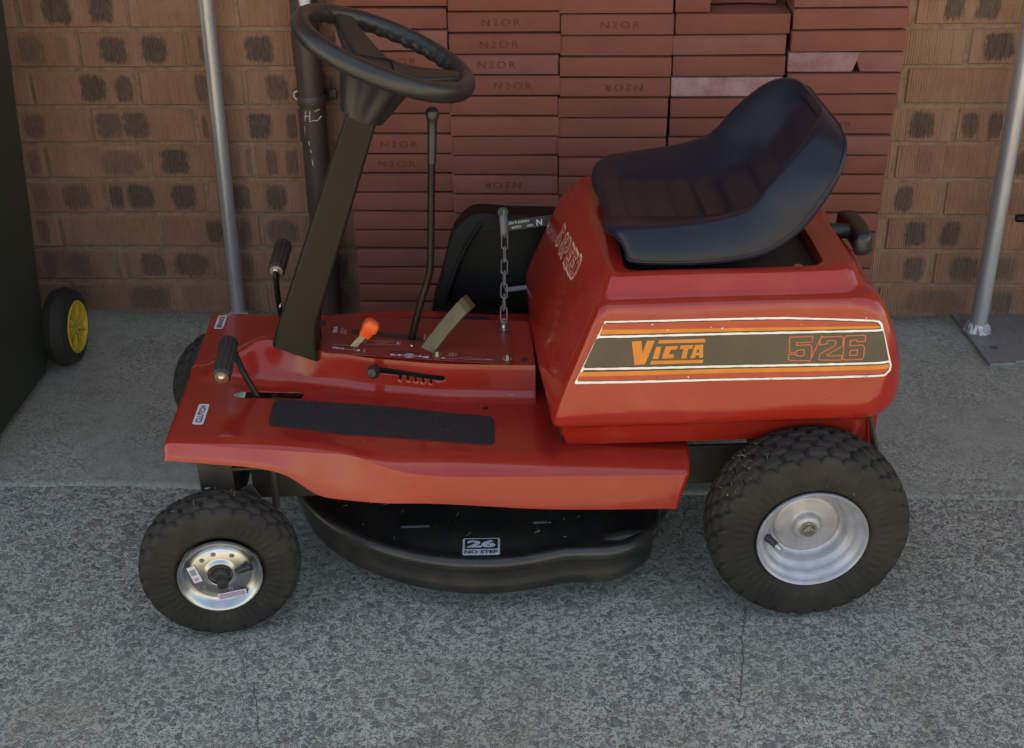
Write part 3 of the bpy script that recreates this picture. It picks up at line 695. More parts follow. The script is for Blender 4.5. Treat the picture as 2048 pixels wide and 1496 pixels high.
def section(u):
    fe = bv = cv = cz = bz = 0.0
    for o_, w_ in ((-.03, 1), (-.015, 2), (0, 3), (.015, 2), (.03, 1)):      # the press line runs in one soft sweep
        fe += herm_tab(FLAT, u+o_)*w_/9; cv += herm_tab(CRE, u+o_)*w_/9; cz += herm_tab(CRE, u+o_, 2)*w_/9; bv += herm_tab(SKB, u+o_)*w_/9
    for o_, w_ in ((-.012, 1), (0, 2), (.012, 1)): bz += herm_tab(SKB, u+o_, 2)*w_/4
    zf = 0.32-0.06*u
    near = [(bv+0.012, bz+0.002), (bv+0.004, bz-0.0006), (bv, bz+0.002), (bv+0.0005, bz+0.007)]
    for t in (0.25, 0.5, 0.75, 0.93, 0.985): near.append((bv+(cv-bv)*t, bz+0.006+(cz-bz-0.006)*t))
    # shoulder from crease to flat edge, rounded with two beziers
    p0, p1, p2 = (cv, cz), (cv+(fe-cv)*0.52, cz+(zf-cz)*0.78), (fe+0.010, zf)
    for t in (0.0, 0.05, 0.15, 0.3, 0.45, 0.6, 0.8, 1.0):
        a = (1-t)**2; b = 2*t*(1-t); c = t*t
        near.append((a*p0[0]+b*p1[0]+c*p2[0], a*p0[1]+b*p1[1]+c*p2[1]))
    v0 = near[-1][0]; v1 = 2*VC-v0
    wb, wt = lerp_tab(tunW, u, 1), lerp_tab(tunW, u, 2); mv_ = []
    def span(a, b, n): return [a+(b-a)*i/n for i in range(n)]
    for sg in (-1, 1):
        side_ = span(wb+FW, wb, 7)+span(wb, wt, 8)+span(wt, max(0, wt-0.006), 4)+span(max(0, wt-0.006), 0.0005, 12)
        q = [VT+sg*x for x in side_]
        mv_ += span(v0, VT-wb-FW, 30)[1:]+q if sg < 0 else list(reversed(q))+list(reversed(span(v1, VT+wb+FW, 22)[1:]))
    mid = [(v, deckz(u, v)) for v in mv_]
    far = [(2*VC-v, z) for v, z in reversed(near)]
    return near+mid+far
rows = []
for u in US:
    k_ = sstep(0.785, 0.825, u); rows.append([(u-0.024*k_*min(1.0, max(0.0, (0.32-0.06*u-z)/0.075)), v, z) for v, z in section(u)])
r0 = rows[0]; n_ = len(r0)
def front_row(du, dz, pull):
    out = []
    for (u, v, z) in r0:
        z2 = max(z+dz, 0.289) if z > 0.289 else z
        out.append((u+du, VC+(v-VC)*pull, z2))
    return out
rows = [front_row(-0.0105, -0.030, 0.995), front_row(-0.010, -0.024, 0.996), front_row(-0.0085, -0.010, 0.998), front_row(-0.005, -0.003, 1.0)] + rows
V, Fc = loft(rows, closed=False)
plat = obj('foot_platform', (V, Fc), 'red', MOW, angle=32)
# slots cut right through the sheet
def cut_slot(bm, loop, axis, vlim):
    """cut the outline into the sheet, then take the metal inside it away"""
    q = (lambda c: (c.x, c.y)) if axis == 'z' else (lambda c: (c.x, c.z))
    x0, x1 = min(p[0] for p in loop)-.012, max(p[0] for p in loop)+.012; y0, y1 = min(p[1] for p in loop)-.012, max(p[1] for p in loop)+.012
    def near():
        return [f for f in bm.faces if x0 < q(f.calc_center_median())[0] < x1 and y0 < q(f.calc_center_median())[1] < y1 and vlim[0] < f.calc_center_median().y < vlim[1]]
    for a, b in zip(loop, loop[1:]+loop[:1]):
        d = (b[0]-a[0], b[1]-a[1]); no = (-d[1], d[0], 0) if axis == 'z' else (-d[1], 0, d[0]); co = (a[0], a[1], 0) if axis == 'z' else (a[0], 0, a[1])
        if abs(d[0])+abs(d[1]) < 1e-6: continue
        fs = near(); L_ = sqrt(d[0]**2+d[1]**2)
        fs = [f for f in fs if any(-0.004 < ((q(v.co)[0]-a[0])*d[0]+(q(v.co)[1]-a[1])*d[1])/L_ < L_+0.004 for v in f.verts)]
        es = list({e for f in fs for e in f.edges}); vs = list({v for f in fs for v in f.verts})
        bmesh.ops.bisect_plane(bm, geom=vs+es+fs, dist=1e-7, plane_co=co, plane_no=no)
    def inside(p):
        c = False
        for (ax_, ay_), (bx_, by_) in zip(loop, loop[1:]+loop[:1]):
            if (ay_ > p[1]) != (by_ > p[1]) and p[0] < (bx_-ax_)*(p[1]-ay_)/(by_-ay_)+ax_: c = not c
        return c
    bmesh.ops.delete(bm, geom=[f for f in near() if inside(q(f.calc_center_median()))], context='FACES')
bm = bmesh.new(); bm.from_mesh(plat.data)
cut_slot(bm, rrect(0.080, 0.197, -0.0765, -0.0570, 0.0095, 4), 'z', (-.1, -.04))
cut_slot(bm, rrect(0.080, 0.197, 2*VC+0.088, 2*VC+0.1075, 0.0095, 4), 'z', (.08, .17))
sl = []
for i in range(7): sl.append((0.3195+0.0045*cos(radians(90+30*i)), 0.3345+0.0048*sin(radians(90+30*i))))
sl += [(0.351, 0.3262)]
for k in range(5):
    x = 0.356+0.0128*k; b = 0.3262-0.0014*k
    sl += [(x, b), (x+0.0006, b-0.0085), (x+0.0042, b-0.0088), (x+0.0042, b-0.0004)]
sl += [(0.4290+0.0044*cos(radians(a)), 0.3215+0.0046*sin(radians(a))) for a in (-80, -40, 0, 40, 80)]
sl += [(0.335, 0.3385)]
cut_slot(bm, [(a, b+0.0060) for a, b in sl], 'y', (-.10, -.02))
bmesh.ops.recalc_face_normals(bm, faces=bm.faces)
if sum(f.normal.z for f in bm.faces) < 0: bmesh.ops.reverse_faces(bm, faces=bm.faces[:])
bm.to_mesh(plat.data); bm.free()
sol = plat.modifiers.new('sheet', 'SOLIDIFY'); sol.thickness = 0.001; sol.offset = -1.0
for p in plat.data.polygons: p.use_smooth = True
plat.data.set_sharp_from_angle(angle=radians(32))
PB = bvh_of(plat)
def dz(u, v):
    h = PB.ray_cast(Vector((u, v, 0.6)), Vector((0, 0, -1)))
    return h[0].z if h[0] else deckz(u, v)
def drape(vf2, o, ex, ey, lift, sub=0):
    """flat 2d shape laid onto the platform from above"""
    o, ex, ey = Vector(o), Vector(ex).normalized(), Vector(ey).normalized()
    out = []
    for v in vf2[0]:
        p = Vector((o[0], o[1], 0))+Vector((ex[0], ex[1], 0))*v[0]+Vector((ey[0], ey[1], 0))*v[1]
        out.append(Vector((p.x, p.y, deckz(p.x, p.y)+lift)))
    return out, vf2[1]
# foot mats: slightly thick rubbery pads
def grid_pad(edge, v0f, v1f, u0, u1, r, lift, thick):
    nu, nv = 60, 14; V, Fc = [], []
    for layer in (0, 1):
        for i in range(nu+1):
            u = u0+(u1-u0)*i/nu; dd = min(u-u0, u1-u); ins = r-sqrt(max(0, r*r-max(0, r-dd)**2))
            a, b = v0f(u)-0, v1f(u)
            if a > b: a, b = b, a
            a += ins; b -= ins
            for j in range(nv+1):
                v = a+(b-a)*j/nv; V.append(Vector((u, v, 0.32-0.06*u+lift+thick*layer)))
    n1 = (nu+1)*(nv+1)
    for i in range(nu):
        for j in range(nv): Fc.append((n1+i*(nv+1)+j, n1+i*(nv+1)+j+1, n1+(i+1)*(nv+1)+j+1, n1+(i+1)*(nv+1)+j))
    rim = [j for j in range(nv+1)]+[i*(nv+1)+nv for i in range(1, nu+1)]+[nu*(nv+1)+j for j in range(nv-1, -1, -1)]+[i*(nv+1) for i in range(nu-1, 0, -1)]
    for i in range(len(rim)): a, b = rim[i], rim[(i+1) % len(rim)]; Fc.append((a, b, b+n1, a+n1))
    return V, Fc
mA = [(0.148, -0.0815), (0.275, -0.0915), (0.511, -0.123)]; mB = [(0.152, -0.165), (0.282, -0.188), (0.511, -0.209)]
obj('foot_mat', grid_pad(None, lambda u: lerp_tab(mB, u), lambda u: lerp_tab(mA, u), 0.149, 0.513, 0.010, 0.0002, 0.0018), 'grip_mat', plat, angle=50)
obj('foot_mat', grid_pad(None, lambda u: 2*VC-lerp_tab(mA, u)+0.012, lambda u: 2*VC-lerp_tab(mB, u)+0.012, 0.149, 0.513, 0.010, 0.0002, 0.0018), 'grip_mat', plat, angle=50)
def sticker(name, cu, cv, txt, wd, ht, rot, mats, bold, th, tcol='print_maroon'):
    mm = Multi(); ex = (cos(rot), sin(rot), 0); ey = (-sin(rot), cos(rot), 0)
    mm.add(drape(flat_poly([rrect(-wd/2, wd/2, -ht/2, ht/2, 0.004, 5)]), (cu, cv, 0), ex, ey, 0.0007), 'print_black')
    mm.add(drape(flat_poly([rrect(-wd/2+.0006, wd/2-.0006, -ht/2+.0006, ht/2-.0006, 0.0037, 5)]), (cu, cv, 0), ex, ey, 0.0009), 'sticker_white')
    V, Fc, w_ = text2d(txt, th, bold, 1.0)
    k = (wd*0.80)/w_; V = [Vector((v.x*k, v.y, 0)) for v in V]
    mm.add(drape((V, Fc), (cu, cv, 0), ex, ey, 0.0013), tcol)
    return mm.build(name, plat)
sticker('clutch_sticker', 0.0375, -0.134, 'CLUTCH', 0.066, 0.0185, radians(90), None, 0.035, 0.0105)
sticker('brake_sticker', 0.0165, 0.195, 'BRAKE', 0.056, 0.0175, radians(90), None, 0.035, 0.0095)
# control plate on the tunnel
def cz(u, v): return 0.382-0.06*u
cp = rrect(0.226, 0.547, -0.0455, 0.105, 0.012, 6)
cp = [(u, v-(0.012*(u-0.226)/0.32 if v < 0 else 0)+(0.016*(1-(u-0.226)/0.32) if v < 0 else -0.02*(1-(u-0.226)/0.32)*0)) for u, v in cp]
nC = len(cp)
V = [Vector((u, v, cz(u, v)+0.0004)) for u, v in cp]+[Vector((u, v, cz(u, v)+0.0018)) for u, v in cp]
Fc = [tuple(range(nC, 2*nC))]+[(i, (i+1) % nC, nC+(i+1) % nC, nC+i) for i in range(nC)]
panel = obj('control_plate', (V, Fc), 'panel_red', MOW, angle=40)
def onpanel(vf, u, v, ex, ey, lift=0.0024):
    out = []
    for q in vf[0]:
        a = u+ex[0]*q[0]+ey[0]*q[1]; b = v+ex[1]*q[0]+ey[1]*q[1]; out.append(Vector((a, b, cz(a, b)+lift)))
    return out, vf[1]
pm = Multi()
RD = ((0, 1), (-1, 0))      # lettering read from the side: up is towards the front
def ptext(s, u, v, h, mat='sticker_white', bold=0.02, frame=RD, xs=1.0, lift=0.0026):
    V, Fc, w_ = text2d(s, h, bold, xs); pm.add(onpanel((V, Fc), u, v, *frame, lift), mat)
def prect(u0, u1, v0, v1, mat, lift=0.0024): pm.add(([Vector((u, v, cz(u, v)+lift)) for u, v in ((u0, v0), (u1, v0), (u1, v1), (u0, v1))], [(0, 1, 2, 3)]), mat)
ptext('DECK', 0.2440, 0.0535, 0.0068, bold=0.04); ptext('ENGAGE', 0.2555, 0.0490, 0.0040, 'decal_pink'); ptext('BLADE', 0.2615, 0.0450, 0.0040, 'decal_pink')
pm.build('blade_legend', panel); pm = Multi()
ptext('F', 0.3475, -0.0335, 0.0095, bold=0.05); ptext('N', 0.3752, -0.0357, 0.0085, bold=0.03); ptext('R', 0.4025, -0.0388, 0.0095, bold=0.05)
rg = [(0.3752+0.0078*cos(2*pi*i/24), -0.0357+0.0078*sin(2*pi*i/24)) for i in range(24)]; ri = [(0.3752+0.0064*cos(2*pi*i/24), -0.0357+0.0064*sin(2*pi*i/24)) for i in range(24)]
V, Fc = flat_poly([rg, ri]); pm.add(([Vector((v.x, v.y, cz(v.x, v.y)+0.0026)) for v in V], Fc), 'sticker_white')
for s, u0, u1, v0 in ((-1, 0.3665, 0.3545, -0.0345), (1, 0.3840, 0.3960, -0.0372)):
    prect(min(u0, u1), max(u0, u1), v0-.0007, v0+.0007, 'sticker_white')
    tip = [(u1+s*0.002, v0), (u1-s*0.005, v0+0.0032), (u1-s*0.005, v0-0.0032)]
    pm.add(([Vector((a, b, cz(a, b)+0.0027)) for a, b in tip], [(0, 1, 2)]), 'sticker_white')
pm.build('direction_legend', panel); pm = Multi()
# throttle symbols
for i, u in enumerate((0.247, 0.2535, 0.261, 0.288)):
    c = (u, -0.0135-0.16*(u-0.247)); rr = 0.0032
    if i < 3:
        V, Fc = flat_poly([[(c[0]+rr*cos(2*pi*k/12), c[1]+rr*sin(2*pi*k/12)) for k in range(12)], [(c[0]+rr*.6*cos(2*pi*k/12), c[1]+rr*.6*sin(2*pi*k/12)) for k in range(12)]])
    else: V, Fc = flat_poly([[(c[0]-0.003, c[1]-0.003), (c[0]+0.004, c[1]-0.004), (c[0]+0.001, c[1]+0.004)]])
    pm.add(([Vector((v.x, v.y, cz(v.x, v.y)+0.0026)) for v in V], Fc), 'sticker_white')
for i in range(5): prect(0.2668+0.0036*i, 0.2690+0.0036*i, -0.0185-0.0005*i, -0.0173-0.0005*i, 'sticker_white')
ptext('SLOW', 0.2985, -0.0215, 0.0034, 'decal_pink'); prect(0.2455, 0.272, -0.0035, -0.0025, 'decal_pink')
pm.build('throttle_legend', panel); pm = Multi()
# framed plate beside the lever slot
for (u0, u1, v0, v1) in ((0.2945, 0.3575, 0.0155, 0.0162), (0.2945, 0.3575, 0.0018, 0.0025), (0.2945, 0.2952, 0.0018, 0.0162), (0.3568, 0.3575, 0.0018, 0.0162)): prect(u0, u1, v0, v1, 'decal_pink')
for vv in (0.0105, 0.0065): 
    V, Fc, w_ = text2d('CUTTING HEIGHT' if vv > .008 else 'ADJUSTMENT', 0.0024, 0.01, 1.1); pm.add(onpanel((V, Fc), 0.326, vv, (-1, 0), (0, -1), 0.0026), 'decal_pink')
prect(0.352, 0.3555, 0.0045, 0.0125, 'decal_pink')
ptext('LOW', 0.2985, 0.0095, 0.0028, 'decal_pink')
pm.build('height_legend', panel); pm = Multi()
ptext('DISENGAGE', 0.3985, 0.0330, 0.0034, 'decal_pink'); ptext('BLADE', 0.4045, 0.0265, 0.0034, 'decal_pink')
pm.build('disengage_legend', panel); pm = Multi()
for i, s in enumerate(('START', 'CHOKE', 'FULL')): ptext(s, 0.4425+0.0048*i, -0.028, 0.0032, 'decal_pink')
V = [(0.4260, -0.0415), (0.4330, -0.0440), (0.4350, -0.0400)]; pm.add(([Vector((a, b, cz(a, b)+0.0026)) for a, b in V], [(0, 1, 2)]), 'sticker_white')
prect(0.436, 0.455, -0.0440, -0.0428, 'decal_pink')
for a, b in (((0.455, -0.0400), (0.469, -0.0408)), ((0.469, -0.0408), (0.4748, -0.0350)), ((0.4748, -0.0350), (0.481, -0.0412)), ((0.481, -0.0412), (0.515, -0.0420)), ((0.467, -0.0440), (0.515, -0.0450))):
    d = Vector((b[0]-a[0], b[1]-a[1], 0)).normalized(); n2 = Vector((-d.y, d.x, 0))*0.00045
    q = [Vector((*a, 0))+n2, Vector((*a, 0))-n2, Vector((*b, 0))-n2, Vector((*b, 0))+n2]
    pm.add(([Vector((p.x, p.y, cz(p.x, p.y)+0.0026)) for p in q], [(0, 1, 2, 3)]), 'decal_pink')
ptext('START', 0.506, -0.0437, 0.0020, 'decal_pink', frame=((1, 0), (0, 1)))
pm.build('choke_legend', panel)
def panel_slot(pts, name='lever_slot'):
    n = len(pts); c2 = [(sum(p[0] for p in pts)/n, sum(p[1] for p in pts)/n)]
    V, Fc = flat_poly([pts]); V = [Vector((v.x, v.y, cz(v.x, v.y)+0.0022)) for v in V]
    return obj(name, (V, Fc), 'print_black', panel, smooth=False)
def slotloop(a, b, wa, wb):
    d = Vector((b[0]-a[0], b[1]-a[1])).normalized(); n = Vector((-d.y, d.x)); out = []
    for c, w_, s in ((a, wa, -1), (b, wb, 1)):
        for i in range(9):
            t = radians(-90+180*i/8); out.append((c[0]+s*d.x*w_*cos(t)+s*n.x*w_*sin(t), c[1]+s*d.y*w_*cos(t)+s*n.y*w_*sin(t)))
    return out
panel_slot(slotloop((0.280, 0.049), (0.392, 0.026), 0.0085, 0.0075))
panel_slot(slotloop((0.340, -0.0215), (0.392, -0.0235), 0.0016, 0.0016))
panel_slot(slotloop((0.248, -0.0045), (0.278, -0.0085), 0.0013, 0.0013))
def hexbolt(u, v, z, r=0.0048, h=0.006, parent=None, mat='bolt', name='bolt', d=(0, 0, 1)):
    vf = join(lathe([(r*1.75, 0), (r*1.75, 0.0012), (r*0.9, 0.0014)], 20, (u, v, z), d), lathe([(r, 0.001), (r, h), (r*0.75, h+0.0012)], 6, (u, v, z), d, False, True))
    return obj(name, vf, mat, parent or MOW, angle=30)
for u, v in ((0.421, -0.0305), (0.539, -0.0385)): hexbolt(u, v, cz(u, v)+0.002, parent=panel)
obj('rivet', lathe([(0.0035, 0), (0.0030, 0.0015), (0.0001, 0.0022)], 14, (0.3775, 0.0025, cz(.3775, 0)+.0018)), 'zinc', panel)
obj('bolt_hole', lathe([(0.0062, 0), (0.0001, 0)], 18, (0.568, -0.030, deckz(0.568, -0.030)+0.0012)), 'print_black', plat)
obj('rivet', lathe([(0.004, 0), (0.003, 0.0012), (0.0001, 0.002)], 14, (0.500, -0.083-0.012, 0.32-0.03+0.0008)), 'dark_steel', plat)
# height adjuster in the tunnel side
kn = obj('height_lever', tube([(0.317, -0.02, 0.3445), (0.317, -0.068, 0.3475)], 0.005, 12), 'dark_steel', MOW)
obj('knob', lathe([(0.0001, 0.018), (0.007, 0.017), (0.0105, 0.012), (0.0115, 0.006), (0.0095, 0.0), (0.006, -0.004)], 24, (0.317, -0.058, 0.347), (-0.25, -0.9, 0.25)), 'wheel_plastic', kn)

# ---- hood
def hood_ring(z, w, uf, ur, rf, rr, bow):
    near, far = VC-w, VC+w; P = []
    NF, NS, NR, K = 18, 26, 14, 6
    def corner(cu, cv, r, a0): return [(cu+r*cos(radians(a0+90*i/K)), cv+r*sin(radians(a0+90*i/K))) for i in range(1, K)]
    # front edge far->near
    for i in range(NF+1):
        v = far-rf-(2*w-2*rf)*i/NF; q = (v-VC)/w; P.append((uf-0.4*bow*(1-q*q)-1.1*bow*(q+1)/2, v))
    P += corner(uf+rf, near+rf, rf, 180)
    for i in range(NS+1): P.append((uf+rf+(ur-rr-uf-rf)*i/NS, near))
    P += corner(ur-rr, near+rr, rr, 270)
    for i in range(NR+1): P.append((ur, near+rr+(2*w-2*rr)*i/NR))
    P += corner(ur-rr, far-rr, rr, 0)
    for i in range(NS+1): P.append((ur-rr-(ur-rr-uf-rf)*i/NS, far))
    P += [(a_-1.1*bow, b_) for a_, b_ in corner(uf+rf, far-rf, rf, 90)]
    return [(u, v, z) for u, v in P]
HR = [ # z, half width, front, rear, radii, bow
    (0.281, 0.2145, 0.627, 1.112, 0.008, 0.030, 0.0), (0.305, 0.226, 0.620, 1.113, 0.008, 0.032, 0.0), (0.322, 0.233, 0.616, 1.116, 0.008, 0.035, 0.0),
    (0.330, 0.240, 0.612, 1.125, 0.009, 0.045, 0.004), (0.336, 0.250, 0.607, 1.138, 0.010, 0.055, 0.010), (0.343, 0.2575, 0.604, 1.147, 0.011, 0.062, 0.014), (0.352, 0.2615, 0.604, 1.152, 0.008, 0.066, 0.018), (0.364, 0.263, 0.6065, 1.155, 0.007, 0.066, 0.020),
    (0.385, 0.262, 0.614, 1.154, 0.006, 0.060, 0.020), (0.425, 0.2575, 0.629, 1.146, 0.006, 0.045, 0.019), (0.475, 0.252, 0.648, 1.130, 0.006, 0.034, 0.018), (0.515, 0.248, 0.663, 1.112, 0.006, 0.028, 0.017),
    (0.530, 0.246, 0.6695, 1.103, 0.010, 0.030, 0.016), (0.538, 0.243, 0.674, 1.096, 0.011, 0.034, 0.016), (0.542, 0.238, 0.677, 1.090, 0.012, 0.036, 0.015), (0.544, 0.231, 0.679, 1.084, 0.012, 0.036, 0.015),
    (0.547, 0.226, 0.681, 1.080, 0.012, 0.036, 0.015), (0.553, 0.222, 0.684, 1.077, 0.012, 0.036, 0.014), (0.568, 0.216, 0.690, 1.071, 0.012, 0.036, 0.013), (0.574, 0.2125, 0.693, 1.066, 0.013, 0.034, 0.011), (0.577, 0.207, 0.699, 1.058, 0.014, 0.030, 0.008),
    (0.5775, 0.2015, 0.712, 1.030, 0.018, 0.024, 0.0), (0.5770, 0.199, 0.716, 1.020, 0.020, 0.024, 0.0), (0.572, 0.1985, 0.7165, 1.019, 0.020, 0.024, 0.0), (0.545, 0.1985, 0.7165, 1.019, 0.020, 0.024, 0.0)]
rings = [hood_ring(*a) for a in HR]
V, Fc = loft(rings, closed=True)
nH = len(rings[0]); keep = []
for fi, f in enumerate(Fc):
    lev = fi//nH; j = fi % nH
    if lev < 4 and j < 18: continue          # the band is open at the front, over the tunnel
    keep.append(f)
# dents so that the pressed sheet is not perfectly true
for v in V: v.y += 0.0009*sin(v.x*23+v.z*31)*sin(v.z*17+1.3); v.x += 0.0006*sin(v.y*37+v.z*19)
hood = obj('hood', (V, keep), 'red', MOW, angle=28)
HB = bvh_of(hood)
pan = [(u, v) for u, v, z in hood_ring(0.548, 0.1985, 0.7165, 1.019, 0.020, 0.024, 0)]
V, Fc = flat_poly([pan]); obj('seat_pan', ([Vector((v.x, v.y, 0.556)) for v in V], Fc), 'chassis', hood, smooth=False)
for u, v, r in ((0.755, -0.160, .0065), (0.984, -0.160, .008)): hexbolt(u, v, 0.5565, r, 0.008, hood, 'bolt')
sp = []
for v in (-0.06, 0.085):
    sp += [tube([(0.935+0.012*cos(t*0.9), v+0.012*sin(t*0.9), 0.557+0.0016*t) for t in range(40)], 0.0018, 6)]
obj('seat_spring', join(*sp), 'dark_steel', hood)
obj('seat_bracket', join(box((0.88, -0.07, 0.566), (0.15, 0.03, 0.018), 0.002), box((0.88, 0.095, 0.566), (0.15, 0.03, 0.018), 0.002), box((0.78, VC, 0.575), (0.03, 0.16, 0.030), 0.003)), 'dark_steel', hood)
def on_hood(q, lift):
    u, z = q
    h = HB.ray_cast(Vector((u, -0.6, z)), Vector((0, 1, 0)))
    if h[0] is None: return Vector((u, -0.25-lift, z))
    n = h[1]; n = n if n.y < 0 else -n
    return h[0]+n*lift
def densify(loop, step=0.018):
    out = []
    for a, b in zip(loop, loop[1:]+loop[:1]):
        d = sqrt((b[0]-a[0])**2+(b[1]-a[1])**2); k = max(1, int(d/step))
        out += [(a[0]+(b[0]-a[0])*i/k, a[1]+(b[1]-a[1])*i/k) for i in range(k)]
    return out
side = Multi()
def band(loop, mat, lift):
    """loop with equal numbers of points along its two long edges is not guaranteed: slice it into columns"""
    L_ = densify(loop, 0.02); bm = bmesh.new(); vs = [bm.verts.new((p[0], p[1], 0)) for p in L_]; bm.faces.new(vs)
    u0, u1 = min(p[0] for p in L_), max(p[0] for p in L_); k = int((u1-u0)/0.02)
    for i in range(1, k):
        bmesh.ops.bisect_plane(bm, geom=bm.verts[:]+bm.edges[:]+bm.faces[:], plane_co=(u0+(u1-u0)*i/k, 0, 0), plane_no=(1, 0, 0))
    for i in range(16): bmesh.ops.bisect_plane(bm, geom=bm.verts[:]+bm.edges[:]+bm.faces[:], plane_co=(1.072+0.004*i, 0, 0), plane_no=(1, 0, 0))
    for zc in (0.41, 0.425, 0.44, 0.455, 0.475, 0.495, 0.505, 0.515, 0.5225):
        bmesh.ops.bisect_plane(bm, geom=bm.verts[:]+bm.edges[:]+bm.faces[:], plane_co=(0, zc, 0), plane_no=(0, 1, 0))
    bmesh.ops.triangulate(bm, faces=bm.faces[:])
    V, Fc = bm_out(bm)
    side.add(([on_hood((v.x, v.y), lift) for v in V], Fc), mat)
def wear(loop, amt, seed):
    rnd = random.Random(seed); return [(a+rnd.uniform(-amt, amt), b+rnd.uniform(-amt, amt)) for a, b in densify(loop, 0.008)]
band(wear([[0.6358,0.4193],[0.681,0.5187],[0.8187,0.5177],[0.9498,0.5169],[1.0248,0.5126],[1.0846,0.5083],[1.0952,0.5058],[1.1004,0.5007],[1.1125,0.4617],[1.1227,0.4301],[1.1217,0.4208],[1.1131,0.4146],[0.9801,0.4152],[0.8226,0.4165],[0.6385,0.4181]], 0.0002, 1), 'decal_white', 0.0006)
band(wear([[0.641,0.4222],[0.6831,0.516],[0.8189,0.5147],[0.95,0.5136],[1.0251,0.5096],[1.0849,0.5053],[1.0929,0.5032],[1.0969,0.4992],[1.1094,0.4613],[1.119,0.4302],[1.1178,0.4237],[1.1109,0.418],[0.9799,0.4187],[0.8225,0.4199]], 0.0003, 2), 'print_black', 0.0009)
band([[0.679,0.5147],[0.8189,0.5136],[0.9501,0.5125],[1.0252,0.5083],[1.085,0.5042],[1.0917,0.5016],[1.0949,0.4982],[0.9509,0.5005],[0.8193,0.5024],[0.6763,0.5053]], 'decal_red', 0.0012); band([[0.6763,0.5053],[0.8193,0.5024],[0.9509,0.5005],[1.0949,0.4982],[1.0976,0.4942],[0.9512,0.4956],[0.8196,0.4967],[0.673,0.4975]], 'decal_orange', 0.0012)
band(wear([[0.671,0.4956],[0.8196,0.4945],[0.9513,0.4936],[1.1006,0.4925],[1.102,0.4892],[0.9515,0.4903],[0.8198,0.4912],[0.6692,0.4919]], 0.0003, 3), 'decal_white', 0.0012); band([[0.6687,0.4908],[0.8198,0.4901],[0.9516,0.4892],[1.1024,0.4881],[1.1161,0.4401],[0.9547,0.4414],[0.8216,0.4432],[0.649,0.4452]], 'decal_dark', 0.0012)
band(wear([[0.6488,0.4441],[0.8216,0.4421],[0.9548,0.4406],[1.117,0.4392],[1.1179,0.4358],[0.955,0.4372],[0.8218,0.4385],[0.647,0.4408]], 0.0003, 4), 'decal_white', 0.0012); band([[0.6449,0.4378],[0.8219,0.4362],[0.9551,0.4352],[1.1165,0.4339],[1.118,0.4268],[0.9556,0.4285],[0.8221,0.4292],[0.6418,0.4306]], 'decal_orange', 0.0012); band([[0.6418,0.4306],[0.8221,0.4292],[0.9556,0.4285],[1.118,0.4268],[1.1161,0.4241],[1.11,0.4195],[0.9798,0.4198],[0.8224,0.421],[0.64,0.4234]], 'decal_red', 0.0012)
for poly in [[[0.722,0.4852],[0.7362,0.4856],[0.7384,0.466],[0.7447,0.4856],[0.7568,0.4858],[0.7427,0.4478],[0.7266,0.4472]],[[0.7613,0.4807],[0.7635,0.4861],[0.8329,0.4858],[0.8326,0.4801]],[[0.7588,0.4753],[0.7666,0.4756],[0.7627,0.4557],[0.7539,0.4557]],[[0.7733,0.4754],[0.7919,0.4759],[0.7905,0.4698],[0.7812,0.4696],[0.7783,0.4625],[0.7866,0.4625],[0.7853,0.4561],[0.7692,0.4558],[0.7683,0.4589]],[[0.7958,0.4763],[0.8146,0.4765],[0.8141,0.4707],[0.8081,0.4706],[0.805,0.4552],[0.7972,0.4552],[0.8004,0.4706],[0.7947,0.4705]],[[0.8177,0.4764],[0.8301,0.4768],[0.8305,0.4552],[0.8243,0.4551],[0.8244,0.4593],[0.8197,0.4592],[0.8178,0.4551],[0.8108,0.455]],[[0.75,0.4472],[0.7519,0.453],[0.8311,0.4519],[0.8308,0.4466]]]: band(poly, 'decal_orange', 0.0015)
band([[0.8214,0.4691],[0.8242,0.469],[0.8242,0.464],[0.82,0.4639]], 'decal_dark', 0.0018)
